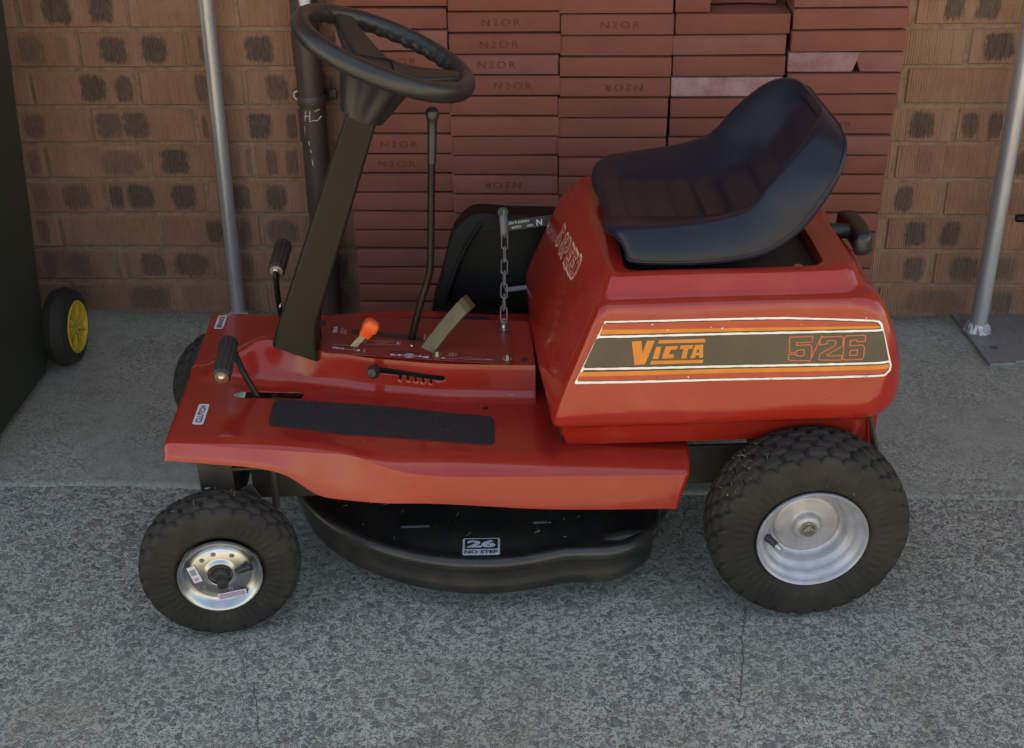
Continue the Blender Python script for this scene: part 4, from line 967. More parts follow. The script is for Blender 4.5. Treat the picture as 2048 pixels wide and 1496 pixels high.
for k_, line in enumerate([[[0.9605,0.4844],[0.9955,0.4849],[0.9951,0.4757],[0.9718,0.4753],[0.9713,0.4708],[0.9919,0.4714],[0.9952,0.4676],[0.9955,0.4488],[0.993,0.4453],[0.9638,0.4465],[0.961,0.4483],[0.9609,0.4565],[0.9723,0.4569],[0.9737,0.4541],[0.9825,0.4533],[0.9843,0.4557],[0.9842,0.4622],[0.9817,0.4639],[0.9731,0.4626],[0.9713,0.4597],[0.9614,0.46],[0.9605,0.4844]],[[1.0091,0.4858],[0.9932,0.4431]],[[1.0067,0.4778],[1.0093,0.4833],[1.039,0.4835],[1.0423,0.4799],[1.0421,0.4677],[1.0192,0.4538],[1.0201,0.4521],[1.0419,0.4522],[1.0425,0.4448],[1.0091,0.4459],[1.0074,0.4476],[1.0083,0.4557],[1.031,0.4689],[1.0312,0.4754],[1.0288,0.4771],[1.0182,0.4766],[1.0178,0.4717],[1.0072,0.4704],[1.0067,0.4778]],[[1.0437,0.4814],[1.0466,0.4838],[1.0755,0.484],[1.0764,0.4743],[1.0642,0.4735],[1.0624,0.4768],[1.0533,0.4763],[1.0528,0.4674],[1.0723,0.4684],[1.0757,0.465],[1.0757,0.4478],[1.0737,0.445],[1.0468,0.4447],[1.0438,0.4472],[1.0437,0.4814]],[[1.0547,0.46],[1.0654,0.4604],[1.0653,0.4523],[1.0539,0.4518],[1.0547,0.46]]]):
    rnd = random.Random(9)
    for a, b in zip(line, line[1:]):
        d = Vector((b[0]-a[0], b[1]-a[1])); l = d.length
        if l < 1e-5: continue
        d /= l; n = Vector((-d.y, d.x))*0.00085; kk = max(1, int(l/0.012))
        pts = [(a[0]+d.x*l*i/kk, a[1]+d.y*l*i/kk) for i in range(kk+1)]
        V = []; Fc = []
        for i, p in enumerate(pts):
            e = 0.0005*(-1 if i == 0 else 1 if i == kk else 0)
            V += [on_hood((p[0]+n.x+d.x*e, p[1]+n.y+d.y*e), 0.0015), on_hood((p[0]-n.x+d.x*e, p[1]-n.y+d.y*e), 0.0015)]
        side.add((V, [(2*i, 2*i+1, 2*i+3, 2*i+2) for i in range(kk)]), 'decal_line')
# nicks where the print has flaked off
rnd = random.Random(31)
for i in range(16):
    u = rnd.uniform(0.66, 1.09); z = rnd.choice((0.4165, 0.425, 0.502, 0.512, 0.505)); 
    p = [(u, z), (u+rnd.uniform(.002, .006), z+rnd.uniform(.0, .002)), (u+rnd.uniform(.001, .004), z+rnd.uniform(-.002, -.0004))]
    side.add(([on_hood(q, 0.0019) for q in p], [(0, 1, 2)]), rnd.choice(('decal_white', 'decal_orange', 'print_black')))
sd_ = side.build('side_decal', hood); sd_['label'] = 'black, orange and white striped side decal with maker lettering and 5/26'
# 5 SPEED on the raked front
spd = Multi()
def on_front(v, s, lift):
    z = 0.512+s*0.93; h = HB.ray_cast(Vector((0.3, v, z)), Vector((1, 0, 0)))
    if h[0] is None: return Vector((0.64, v, z))
    n = h[1]; n = n if n.x < 0 else -n
    return h[0]+n*lift
x0 = 0.138
for i, chs in enumerate(('5', ' ', 'S', 'P', 'E', 'E', 'D')):
    if chs == ' ': x0 -= 0.012; continue
    for bold, mat, lift in ((0.070, 'decal_pink', 0.0008), (0.020, 'decal_red', 0.0011)):
        V, Fc, w_ = text2d(chs, 0.043 if bold > .05 else 0.0345, bold, 0.9)
        if bold > 0.05: wch = 0.0315; kx = wch/w_
        else: kx = 0.0245/w_
        s0 = 0.10*(x0-0.05)
        side_pts = [on_front(x0-wch/2-v.x*kx, v.y - s0, lift) for v in V]
        spd.add((side_pts, Fc), mat)
    x0 -= wch*1.01
spd.build('speed_decal', hood)
# scratches in the enamel
simple('scratch', (0.50, 0.13, 0.10), 0.6)
def scratch(pts, f, w_, name='scratch'):
    V, Fc = [], []
    for i, p in enumerate(pts):
        q = pts[min(i+1, len(pts)-1)], pts[max(i-1, 0)]; d = Vector((q[0][0]-q[1][0], q[0][1]-q[1][1])).normalized(); n = Vector((-d.y, d.x))*w_*(0.3 if i in (0, len(pts)-1) else 1)
        V += [f((p[0]+n.x, p[1]+n.y), 0.0004), f((p[0]-n.x, p[1]-n.y), 0.0004)]
    return obj(name, (V, [(2*i, 2*i+1, 2*i+3, 2*i+2) for i in range(len(pts)-1)]), 'scratch', hood, smooth=False)
scratch([(0.688, 0.3685), (0.700, 0.3690), (0.713, 0.3688), (0.722, 0.3692)], on_hood, 0.00035)
scratch([(0.742, 0.528), (0.752, 0.5285), (0.761, 0.528)], on_hood, 0.0003)
scratch([(1.02, 0.392), (1.031, 0.388), (1.036, 0.387)], on_hood, 0.0003)
def on_front2(q, lift): return on_front(q[0], (q[1]-0.512)/0.93, lift)
scratch([(-0.196, 0.552), (-0.203, 0.530), (-0.211, 0.520), (-0.214, 0.50), (-0.213, 0.47), (-0.212, 0.44), (-0.212, 0.41)], on_front2, 0.00035)
scratch([(0.03, 0.405), (0.028, 0.398), (0.030, 0.392)], on_front2, 0.0005)
# rear skirt plate behind the tyre and engine starter
obj('rear_cheek', box((1.098, -0.183, 0.275), (0.068, 0.004, 0.095), 0.001, 1), 'red', MOW)
obj('rear_plate', box((1.122, VC, 0.255), (0.006, 0.40, 0.12), 0.002, 1, Matrix.Rotation(radians(-6), 3, 'Y')), 'red', MOW)
obj('rear_bar', tube([(1.116, -0.185, 0.315), (1.143, -0.185, 0.225)], 0.005, 8), 'chassis', MOW)
sh = obj('starter_handle', tube([(1.060, VC, 0.548), (1.09, VC, 0.548), (1.122, VC, 0.543)], [0.013, 0.0115, 0.0135], 16), 'wheel_plastic', MOW)
gr = []
for v, du, k in ((-0.047, -0.010, 0.45), (-0.044, -0.008, 0.80), (-0.036, -0.003, 1.0), (-0.015, 0.0, 1.0), (0.012, 0.001, 1.02), (0.04, 0.0, 1.0), (0.060, -0.003, 1.0), (0.068, -0.008, 0.80), (0.071, -0.010, 0.45)):
    gr.append([(1.124+du+0.0150*k*x, v, 0.543+0.0205*k*y) for x, y in rrect(-1, 1, -1, 1, 0.62, 4)])
obj('grip', loft(gr, True, True, True), 'wheel_plastic', sh, angle=60)
# black works under the hood
obj('engine_housing', join(box((0.86, VC, 0.43), (0.26, 0.30, 0.18), 0.01), box((0.69, VC, 0.31), (0.12, 0.36, 0.09), 0.006)), 'chassis', MOW)
fr = join(box((0.62, -0.155, 0.205), (1.02, 0.006, 0.075), 0.001, 1), box((0.62, 0.18, 0.205), (1.02, 0.006, 0.075), 0.001, 1), box((1.02, VC, 0.163), (0.09, 0.30, 0.09), 0.01), box((0.625, -0.10, 0.30), (0.012, 0.16, 0.12), 0.002, 1), box((0.44, 0.03, 0.285), (0.26, 0.12, 0.10), 0.002, 1))  # last box is an added dark filler so the tunnel slot reads black
obj('chassis_frame', fr, 'chassis', MOW)
ax = join(box((0.072, VC, 0.175), (0.035, 0.40, 0.045), 0.004), tube([(0.072, -0.205, 0.24), (0.072, -0.205, 0.115)], 0.011, 14), tube([(0.072, 0.229, 0.24), (0.072, 0.229, 0.115)], 0.011, 14), tube([(0.072, -0.26, 0.130), (0.072, -0.19, 0.130)], 0.0095, 14), tube([(0.072, 0.285, 0.130), (0.072, 0.215, 0.130)], 0.0095, 14))
obj('front_axle', ax, 'chassis', MOW)
obj('front_bracket', join(box((0.066, -0.213, 0.245), (0.054, 0.006, 0.085), 0.001, 1), box((0.095, -0.19, 0.262), (0.11, 0.05, 0.005), 0.001, 1), box((0.118, -0.213, 0.215), (0.020, 0.005, 0.03), 0.001, 1, Matrix.Rotation(radians(-30), 3, 'Y')), tube([(0.158, -0.20, 0.27), (0.153, -0.20, 0.18)], 0.006, 10)), 'chassis', MOW)

# ---- seat
SP = [ # along the bucket: u, z of the top centre line, half width, edge lift, thickness
    (0.697, 0.600, 0.120, 0.006, 0.024), (0.700, 0.611, 0.150, 0.008, 0.034), (0.710, 0.618, 0.172, 0.010, 0.040), (0.730, 0.620, 0.186, 0.013, 0.044), (0.770, 0.618, 0.192, 0.018, 0.045), (0.820, 0.617, 0.196, 0.024, 0.045), (0.870, 0.618, 0.198, 0.032, 0.045),
    (0.915, 0.624, 0.198, 0.042, 0.045), (0.950, 0.643, 0.195, 0.050, 0.045), (0.975, 0.672, 0.192, 0.052, 0.045), (0.995, 0.704, 0.186, 0.046, 0.044), (1.009, 0.730, 0.176, 0.038, 0.042), (1.020, 0.750, 0.158, 0.030, 0.038), (1.028, 0.764, 0.132, 0.020, 0.032), (1.033, 0.771, 0.098, 0.012, 0.024)]
ctr = catmull([Vector((a[0], a[1], 0)) for a in SP], 5)
hwL = catmull([Vector((a[2], a[3], a[4])) for a in SP], 5)
BL = [i/12 for i in range(12)]+[0.955, 0.985, 1.0]; BL = [-b for b in reversed(BL[1:])]+BL
rings = []; piping = []; NT = len(ctr); piping2 = []
for i in range(NT):
    p = ctr[i]; q = ctr[min(i+1, NT-1)]-ctr[max(i-1, 0)]; d = Vector((q.x, 0, q.y)).normalized(); nrm = Vector((-d.z, 0, d.x))
    if nrm.z < 0 and d.z < 0.9: nrm = -nrm
    hw, lift, th = hwL[i]
    s_ = i/5.0; groove = 0.0
    if 3.2 < s_ < 7.6:
        ph = (s_-3.2)/0.88; groove = 0.0075*max(0, 1-abs((ph-round(ph)))*5.5)
    C = Vector((p.x, VC, p.y)); R = []
    for b in BL:
        ab = abs(b)
        up = lift*sstep(0.38, 1.0, ab)*1.0
        if 3.0 < s_ < 7.9 and ab < 0.56: up -= 0.0045*sstep(0.56, 0.50, ab)+groove*sstep(0.52, 0.45, ab)
        if 8.6 < s_ < 12.5 and ab < 0.5: up -= 0.006*sstep(0.5, 0.42, ab)
        edge = 0.003*max(0, (ab-0.94)/0.06)**2
        R.append(C+nrm*(up-edge)+Vector((0, b*(hw-0.020), 0)))
    lo = C+nrm*(lift)
    for b, dn_, inn in ((1.0, 0.03, 0.905), (1.0, 0.10, 0.925), (1.0, 0.35, 0.970), (1.0, 0.66, 1.008), (1.0, 0.82, 1.014), (1.0, 0.93, 1.004), (1.0, 0.99, 0.975)):
        R.append(lo-nrm*(th*dn_+lift*dn_*0.75+0.003*(1-dn_)) + Vector((0, b*hw*inn, 0)))
    for b in (0.6, 0.0, -0.6): R.append(lo-nrm*(th+lift*0.78)+Vector((0, b*hw, 0)))
    for b, dn_, inn in ((1.0, 0.99, 0.975), (1.0, 0.93, 1.004), (1.0, 0.82, 1.014), (1.0, 0.66, 1.008), (1.0, 0.35, 0.970), (1.0, 0.10, 0.925), (1.0, 0.03, 0.905)):
        R.append(lo-nrm*(th*dn_+lift*dn_*0.75+0.003*(1-dn_)) + Vector((0, -b*hw*inn, 0)))
    rings.append(R)
    piping.append(lo-nrm*(th*0.80+lift*0.60+0.002)+Vector((0, -hw*1.010, 0))); piping2.append(lo-nrm*(th*0.80+lift*0.60+0.002)+Vector((0, hw*1.010, 0)))
V, Fc = loft(rings, True, True, True)
seat = obj('seat', (V, Fc), 'vinyl', MOW, angle=60)
sb = seat.modifiers.new('smooth', 'SUBSURF'); sb.levels = 1; sb.render_levels = 1
pp_ = [piping[i] for i in range(NT)]+[piping2[i] for i in range(NT-1, -1, -1)]
obj('piping', tube(pp_, 0.0019, 7, closed=True), 'vinyl', seat)

# ---- steering column and wheel
T = radians(23.0); WC = Vector((0.362, VC, 0.862)); AX = Vector((sin(T), 0, cos(T))); E1 = Vector((cos(T), 0, -sin(T))); E2 = Vector((0, 1, 0))
cr = []
for t, (u0, u1, z0, z1, hv) in ((0, (0.146, 0.222, 0.385, 0.352, 0.044)), (0.03, (0.152, 0.2205, 0.402, 0.380, 0.041)), (0.08, (0.166, 0.2245, 0.437, 0.419, 0.038)), (1, (0.309, 0.3535, 0.801, 0.784, 0.031))):
    r = 0.012
    cr.append([(u0+(u1-u0)*a, VC+hv*b, z0+(z1-z0)*a) for a, b in [((x+1)/2, y) for x, y in rrect(-1, 1, -1, 1, 0.22, 4)]])
col = obj('steering_column', loft(cr, True, True, True), 'column_paint', MOW, angle=50)
obj('screw', lathe([(0.005, 0), (0.004, 0.002), (0.0001, 0.003)], 14, (0.158, 0.03, 0.43), (-0.93, 0, 0.36)), 'zinc', col)
RM = 0.1335
def wpt(R, a, h=0): return WC+E1*(R*cos(a))+E2*(R*sin(a))+AX*h
V, Fc = [], []; NA, NB = 240, 18
for i in range(NA):
    a = 2*pi*i/NA
    for j in range(NB):
        b = 2*pi*j/NB; r = 0.0150
        ss = sin(b)                       # underside and inner side carry finger grips
        g = max(0, -ss*0.75-cos(b)*0.75)
        r *= 1 - 0.16*min(1, g)*(0.5+0.5*cos(a*36))
        V.append(wpt(RM+r*0.95*cos(b), a, r*1.05*sin(b)))
for i in range(NA):
    for j in range(NB): Fc.append((i*NB+j, i*NB+(j+1) % NB, ((i+1) % NA)*NB+(j+1) % NB, ((i+1) % NA)*NB+j))
swl = obj('steering_wheel', (V, Fc), 'wheel_plastic', MOW)
def flute(r, h, t): return r*(1+0.055*sin(t*9)*sstep(0, 0.02, h)*1.0)
hubp = [(0.036, 0.0), (0.037, 0.004), (0.042, 0.022), (0.049, 0.045), (0.057, 0.066), (0.063, 0.078), (0.060, 0.083), (0.03, 0.086), (0.0001, 0.087)]
obj('hub', lathe(hubp, 90, WC-AX*0.105, AX, fr=flute), 'wheel_plastic', swl)
for a in (radians(128), radians(8), radians(248)):
    R_ = []
    for R, h, w_, th in ((0.020, -0.026, 0.034, 0.010), (0.055, -0.022, 0.030, 0.010), (0.085, -0.013, 0.024, 0.009), (0.110, -0.004, 0.019, 0.008), (0.126, 0.0, 0.018, 0.008), (0.134, 0.001, 0.018, 0.007)):
        c = wpt(R, a, h); tdir = -E1*sin(a)+E2*cos(a)
        R_.append([c+tdir*(w_*x)+AX*(th*y) for x, y in rrect(-1, 1, -1, 1, 0.35, 3)])
    obj('spoke', loft(R_, True, True, True), 'wheel_plastic', swl, angle=45)

# ---- levers and pedals
gl = catmull([(0.368, 0.028, 0.320), (0.378, 0.028, 0.367), (0.3965, 0.029, 0.432), (0.4095, 0.03, 0.472), (0.4155, 0.03, 0.51), (0.4245, 0.03, 0.668), (0.4295, 0.03, 0.755)], 5)
gear = obj('gear_lever', tube(gl, 0.0062, 14), 'dark_steel', MOW)
obj('knob', lathe([(0.0072, -0.075), (0.0078, -0.02), (0.0078, -0.006), (0.0095, -0.002), (0.0115, 0.005), (0.0105, 0.012), (0.006, 0.0165), (0.0001, 0.0175)], 22, (0.4295, 0.03, 0.752), (0.055, 0, 1)), 'wheel_plastic', gear)
# throttle: flat cream steel arm with an orange grip
thr = obj('throttle_lever', box((0.2885, -0.0055, 0.377), (0.0105, 0.0022, 0.045), 0.0006, 1, Matrix.Rotation(radians(42), 3, 'Y')), 'cream_steel', MOW)
gr = []
for t, w_, d_ in ((0, 0.009, 0.008), (0.004, 0.0105, 0.009), (0.012, 0.0105, 0.009), (0.015, 0.0135, 0.0115), (0.026, 0.0130, 0.0115), (0.031, 0.0105, 0.009), (0.033, 0.006, 0.005)):
    c = Vector((0.2985, -0.006, 0.3875))+Vector((0.60, 0.02, 0.80))*t; ax_ = Vector((0.80, 0, -0.60)); 
    gr.append([c+ax_*(w_*x)+Vector((0, 1, 0))*(d_*y) for x, y in rrect(-1, 1, -1, 1, 0.5, 4)])
obj('grip', loft(gr, True, True, True), 'orange_plastic', thr, angle=50)
# forward-reverse lever: bent flat bar
dv = Vector((0.074, 0.0, 0.092)).normalized(); sv = Vector((0.50, -0.75, -0.42)); sv = (sv-dv*sv.dot(dv)).normalized(); nv_ = dv.cross(sv)
br_ = []
for p, k in ((Vector((0.392, -0.018, 0.340)), 1), (Vector((0.400, -0.012, 0.352)), 1), (Vector((0.434, -0.010, 0.397)), 1), (Vector((0.462, -0.010, 0.431)), 1), (Vector((0.467, -0.010, 0.4365)), 1), (Vector((0.4745, -0.004, 0.4415)), 1), (Vector((0.4805, 0.008, 0.4405)), 0.95)):
    br_.append([p+sv*(0.0135*k*x)+nv_*(0.0022*y) for x, y in ((-1, -1), (1, -1), (1, 1), (-1, 1))])
obj('direction_lever', loft(br_, True, True, True), 'bare', MOW, angle=25)
def pedal(name, rod, a, b, flip):
    p = obj(name, tube(catmull(rod, 5), 0.0052, 12), 'dark_steel', MOW)
    a, b = Vector(a), Vector(b); d = (b-a).normalized(); x, y, _ = basis(d)
    V, Fc = [], []; n = 44
    prof = [(0.0, 0.80), (0.004, 1.0), ((b-a).length-0.004, 1.0), ((b-a).length, 0.80)]
    for h, k in prof:
        for j in range(n):
            t = 2*pi*j/n; r = 0.0148*k*(1+0.05*(1 if (j//2) % 2 else -1)*(1 if k == 1 else 0)); V.append(a+d*h+(x*cos(t)+y*sin(t))*r)
    for i in range(3):
        for j in range(n): Fc.append((i*n+j, i*n+(j+1) % n, (i+1)*n+(j+1) % n, (i+1)*n+j))
    Fc += [tuple(range(n)), tuple(3*n+j for j in range(n))]
    obj('pedal_rubber', (V, Fc), 'pad_rubber', p, angle=30)
    obj('washer', join(lathe([(0.0112, 0), (0.0112, 0.0016), (0.0055, 0.0018), (0.0055, 0.0045), (0.003, 0.0062), (0.0001, 0.0065)], 24, a-d*0.0, -d)), 'bolt', p)
pedal('clutch_pedal', [(0.125, -0.067, 0.295), (0.113, -0.064, 0.322), (0.096, -0.055, 0.358), (0.083, -0.038, 0.386), (0.0775, -0.024, 0.395), (0.0755, -0.05, 0.394)], (0.0755, -0.117, 0.377), (0.0765, -0.028, 0.396), False)
pedal('brake_pedal', [(0.160, 0.118, 0.295), (0.147, 0.115, 0.345), (0.142, 0.106, 0.40), (0.1435, 0.10, 0.45), (0.144, 0.105, 0.460), (0.146, 0.13, 0.464)], (0.1445, 0.106, 0.460), (0.148, 0.196, 0.471), True)

# ---- chain, chute
eye = Vector((0.5365, 0.062, 0.3505))
eb = obj('chain_bolt', join(lathe([(0.0105, 0), (0.0105, 0.0015), (0.0075, 0.002), (0.0075, 0.009), (0.0055, 0.0095), (0.0055, 0.015), (0.0045, 0.017)], 20, eye-Vector((0, 0, 0.002)), (0, 0, 1), False, True), tube([eye+Vector((0.005*cos(t), 0, 0.021+0.005*sin(t))) for t in [2*pi*i/12 for i in range(12)]], 0.0014, 6, closed=True)), 'zinc', MOW)
c0 = eye+Vector((0, 0, 0.024)); c1 = Vector((0.545, 0.24, 0.457)); cd = (c1-c0); NL = 7; Lk = cd.length/NL; cdn = cd.normalized()
p1 = Vector((1, 0, 0)); p1 = (p1-cdn*p1.dot(cdn)).normalized(); p2 = cdn.cross(p1)
chain = None
for i in range(NL):
    mid = c0+cdn*(Lk*(i+0.5))-Vector((0, 0, 0.004*sin(pi*(i+.5)/NL))); sd2 = (p1*cos(0.35)+p2*sin(0.35)) if i % 2 == 0 else (p2*cos(0.25)-p1*sin(0.25)); h = Lk*0.62; r_ = 0.0058; pts = []
    for s in (1, -1):
        for k in range(7):
            t = radians(90*s-90+180*k/6) if False else radians(-90+180*k/6)
            pts.append(mid+cdn*s*((h-r_)+r_*cos(t))+sd2*s*(r_*sin(t)))
    vf = tube(pts, 0.00135, 6, closed=True)
    if chain is None: chain = obj('chain', vf, 'plate', MOW)
    else: obj('chain_link', vf, 'plate', chain)
s0, s1 = c1, Vector((0.5445, 0.277, 0.477))
sx, sy, sdn = basis(s1-s0)
obj('chain_spring', join(tube([s0+(s1-s0)*(i/120)+(sx*cos(i*0.6)+sy*sin(i*0.6))*0.0062 for i in range(121)], 0.0018, 6), tube([s0, s1], 0.0058, 12)), 'plate', chain)
obj('hook', tube([s1, s1+Vector((0.001, 0.012, 0.010)), s1+Vector((-.001, 0.02, 0.003))], 0.0016, 6), 'zinc', chain)
# tipped-up grass chute on the far side
prof = [(0.400, 0.262), (0.408, 0.300), (0.424, 0.345), (0.444, 0.415), (0.462, 0.445), (0.492, 0.466), (0.55, 0.462), (0.70, 0.455), (0.70, 0.262)]
o_in = [(0.432, 0.262), (0.438, 0.302), (0.452, 0.345), (0.471, 0.398), (0.484, 0.418), (0.505, 0.432), (0.55, 0.433), (0.70, 0.425), (0.70, 0.262)]
pf_ = catmull([Vector((a, b, 0)) for a, b in prof[:7]], 5)+[Vector((0.70, 0.455, 0)), Vector((0.70, 0.262, 0))]
pi_ = catmull([Vector((a, b, 0)) for a, b in o_in[:7]], 5)+[Vector((0.70, 0.425, 0)), Vector((0.70, 0.262, 0))]
def yv(z): return 0.335+0.22*(z-0.33)
R1 = [(p.x, yv(p.y)+0.012, p.y) for p in pf_]; R2 = [(p.x, yv(p.y)-0.030, p.y-0.003) for p in pf_]; R3 = [(p.x-0.006, yv(p.y)-0.034, p.y) for p in pi_]; R4 = [(p.x+0.004, yv(p.y)-0.002, p.y-0.006) for p in pi_]
ch = obj('grass_chute', loft([R1, R2, R3, R4], True, True, True), 'black_paint', MOW, angle=40)
rp = catmull([(0.421, 0.300, 0.268), (0.436, 0.297, 0.320), (0.458, 0.302, 0.378), (0.480, 0.312, 0.418), (0.502, 0.325, 0.446)], 5)
obj('chute_rib', tube(rp, 0.005, 10), 'black_paint', ch)
obj('chute_base', join(box((0.475, 0.285, 0.262), (0.128, 0.06, 0.062), 0.004), box((0.53, 0.30, 0.23), (0.30, 0.10, 0.05), 0.004)), 'black_paint', ch)
obj('chute_hinge', tube([(0.545, 0.30, 0.318), (0.625, 0.30, 0.326)], 0.0055, 10), 'plate', ch)
obj('chute_hole', lathe([(0.010, 0), (0.0001, 0)], 18, (0.5445, 0.3325-0.0015, 0.478-0.012), (0, -1, 0.25)), 'crack', ch)
wl = Multi(); o_ = Vector((0.605, yv(0.450)-0.0375, 0.4475)); ex_ = Vector((-1, 0, -0.11)); ey_ = Vector((0.11*0, -0.25, -1))
wl.add(place2d(flat_poly([rrect(-0.055, 0.058, -0.010, 0.010, 0.002, 3)]), o_, ex_, ey_, 0.001), 'print_black')
for s, x, y, h in (('HANDS & FEET', 0.033, -0.0045, 0.0048), ('CLEAR', 0.036, 0.0045, 0.0048), ('KEEP', 0.010, 0.0045, 0.0040), ('N', -0.008, 0.001, 0.0115)):
    V, Fc, w_ = text2d(s, h, 0.02, 1.0); wl.add(place2d(([Vector((v.x+x, v.y+y, 0)) for v in V], Fc), o_, ex_, ey_, 0.0016), 'sticker_white')
wl.build('warning_label', ch)

# ---- cutting deck
DC = Vector((0.50, 0.07, 0)); NP = 128
def dr(th):
    u, v = cos(th), sin(th)
    r = 0.358
    if u > 0 and v < 0.0:                 # the shell runs on straight towards the rear near corner
        a = degrees_(th)
        k = sstep(-72, -56, a)*(1-sstep(-48, -34, a)) if a < 0 else 0
        r += 0.040*k
    return r
def degrees_(t): 
    d = math.degrees(t); return d-360 if d > 180 else d
DP = [(0.05, 0.1165), (0.60, 0.1165), (0.90, 0.1140), (0.945, 0.1140), (0.955, 0.1165), (0.968, 0.1205), (0.984, 0.1220), (1.000, 0.1195), (1.012, 0.112), (1.010, 0.104), (0.996, 0.098), (0.975, 0.093), (0.966, 0.086), (0.966, 0.072), (0.974, 0.064), (0.977, 0.054), (0.970, 0.046), (0.955, 0.046), (0.95, 0.07)]
rings = []
for k, z in DP:
    rings.append([(DC.x+dr(2*pi*j/NP)*k*cos(2*pi*j/NP), DC.y+dr(2*pi*j/NP)*k*sin(2*pi*j/NP), z+0.0012*sin(2*pi*j/NP*5)) for j in range(NP)])
deck = obj('cutting_deck', loft(rings, True, True, False), 'deck_black', MOW, angle=50)
obj('discharge_lip', tube([(0.690, -0.228, 0.106), (0.725, -0.226, 0.111), (0.757, -0.222, 0.111), (0.768, -0.205, 0.108)], [0.012, 0.014, 0.013, 0.006], 14), 'deck_black', deck)
nl = Multi(); o_ = Vector((0.486, -0.2440, 0.1150)); ex_ = Vector((0.999, -0.028, 0)); ey_ = Vector((0.028, 0.999, 0.03))
nl.add(place2d(flat_poly([rrect(-0.031, 0.031, -0.0225, 0.0225, 0.004, 5)]), o_, ex_, ey_, 0.0006), 'print_black')
nl.add(place2d(flat_poly([rrect(-0.0305, 0.0305, -0.022, 0.022, 0.004, 5)]), o_, ex_, ey_, 0.0009), 'sticker_white')
nl.add(place2d(flat_poly([rrect(-0.027, 0.027, -0.0065, 0.0195, 0.002, 4)]), o_, ex_, ey_, 0.0012), 'print_black')
for s, y, h, wd_, mt_, b_ in (('26', 0.0065, 0.019, 0.047, 'sticker_white', 0.05), ('NO STEP', -0.0142, 0.0085, 0.054, 'print_black', 0.03)):
    V, Fc, w_ = text2d(s, h, b_); nl.add(place2d(([Vector((v.x*wd_/w_, v.y+y, 0)) for v in V], Fc), o_, ex_, ey_, 0.0016), mt_)
nl.build('deck_label', deck)
rnd = random.Random(12); cl = []
for i in range(38):
    a = rnd.uniform(-2.6, -0.7); r = rnd.uniform(0.2, 0.335); t = rnd.uniform(0, pi); l = rnd.uniform(0.0015, 0.006)
    p = Vector((DC.x+r*cos(a), DC.y+r*sin(a), 0.1185)); d = Vector((cos(t), sin(t), 0))*l; n = Vector((-sin(t), cos(t), 0))*0.0004
    cl.append(([p-d-n, p+d-n, p+d+n+Vector((0, 0, .001)), p-d+n], [(0, 1, 2, 3)]))
o = obj('grass_flecks', join(*cl), 'straw', deck, smooth=False); o['kind'] = 'stuff'
for a, r, l in ((-2.02, 0.285, 0.024), (-1.25, 0.27, 0.012)):
    c = Vector((DC.x+r*cos(a), DC.y+r*sin(a), 0.1190)); obj('paint_scrape', box(c, (l*2, 0.006, 0.0006), 0.0002, 1), 'plate', deck)

# ---- wheels
def tyre_mesh(R, Wd, rb, nrows, nblk, depth, chev):
    NA, prof = 15*nblk//2*1, []
    NA = max(260, nblk*12)
    M_ = 84; V, Fc = [], []
    for i in range(NA):
        a = 2*pi*i/NA
        for j in range(M_+1):
            t = -1+2*j/M_; s = abs(t)
            # carcass: bead -> sidewall -> crown
            if s > 0.66:
                q = (s-0.66)/0.34; y = (Wd/2)*(1.0-0.20*(1-sin(pi*min(1, q*1.0)*0.5+0)) if False else 1)
                ang = q*pi*0.62; r = R-0.012 - (R-0.012-rb)*(0.5-0.5*cos(q*pi))**1.0*1.0; y = (Wd/2)*(0.93+0.07*sin(pi*min(1, q*1.25)))*(1-0.16*sstep(0.72, 1, q))
            else:
                q = s/0.66; r = R-0.012*q**3.2; y = (Wd/2)*0.93*q
            y *= (1 if t > 0 else -1)
            d = 0
            if s < 0.80:
                cs = (t/0.80)*0.5+0.5; rw = cs*nrows; ri = int(min(nrows-1, max(0, rw))); fv = rw-ri
                ph = (a/(2*pi)*nblk + (0.5 if ri % 2 else 0) + chev*abs(t)) % 1.0
                ex_ = min(ph, 1-ph)*2; ey_ = min(fv, 1-fv)*2
                d = depth*(sstep(0.08, 0.34, ex_)*sstep(0.08, 0.36, ey_))-depth*0.8
                d *= 1-sstep(0.70, 0.80, s)*0.8
            if 0.80 < s < 0.97:           # shoulder buttresses and moulded rings on the wall
                y += (0.0014*sstep(0.80, 0.83, s)*(1-sstep(0.855, 0.875, s))*(1 if (a/(2*pi)*nblk*2) % 1 < 0.5 else 0) + 0.0011*sstep(0.885, 0.893, s)*(1-sstep(0.902, 0.910, s)) + 0.0008*sstep(0.93, 0.937, s)*(1-sstep(0.945, 0.952, s)))*(1 if t > 0 else -1)
            V.append(Vector(((r+d)*cos(a), y, (r+d)*sin(a))))
    for i in range(NA):
        for j in range(M_): Fc.append((i*(M_+1)+j, ((i+1) % NA)*(M_+1)+j, ((i+1) % NA)*(M_+1)+j+1, i*(M_+1)+j+1))
    return meshdata('tyre', V, Fc, 'rubber', angle=60)
Y_ = Vector((0, -1, 0))
def lat(prof, n=56, c=(0, 0, 0)): return lathe(prof, n, c, (0, -1, 0))
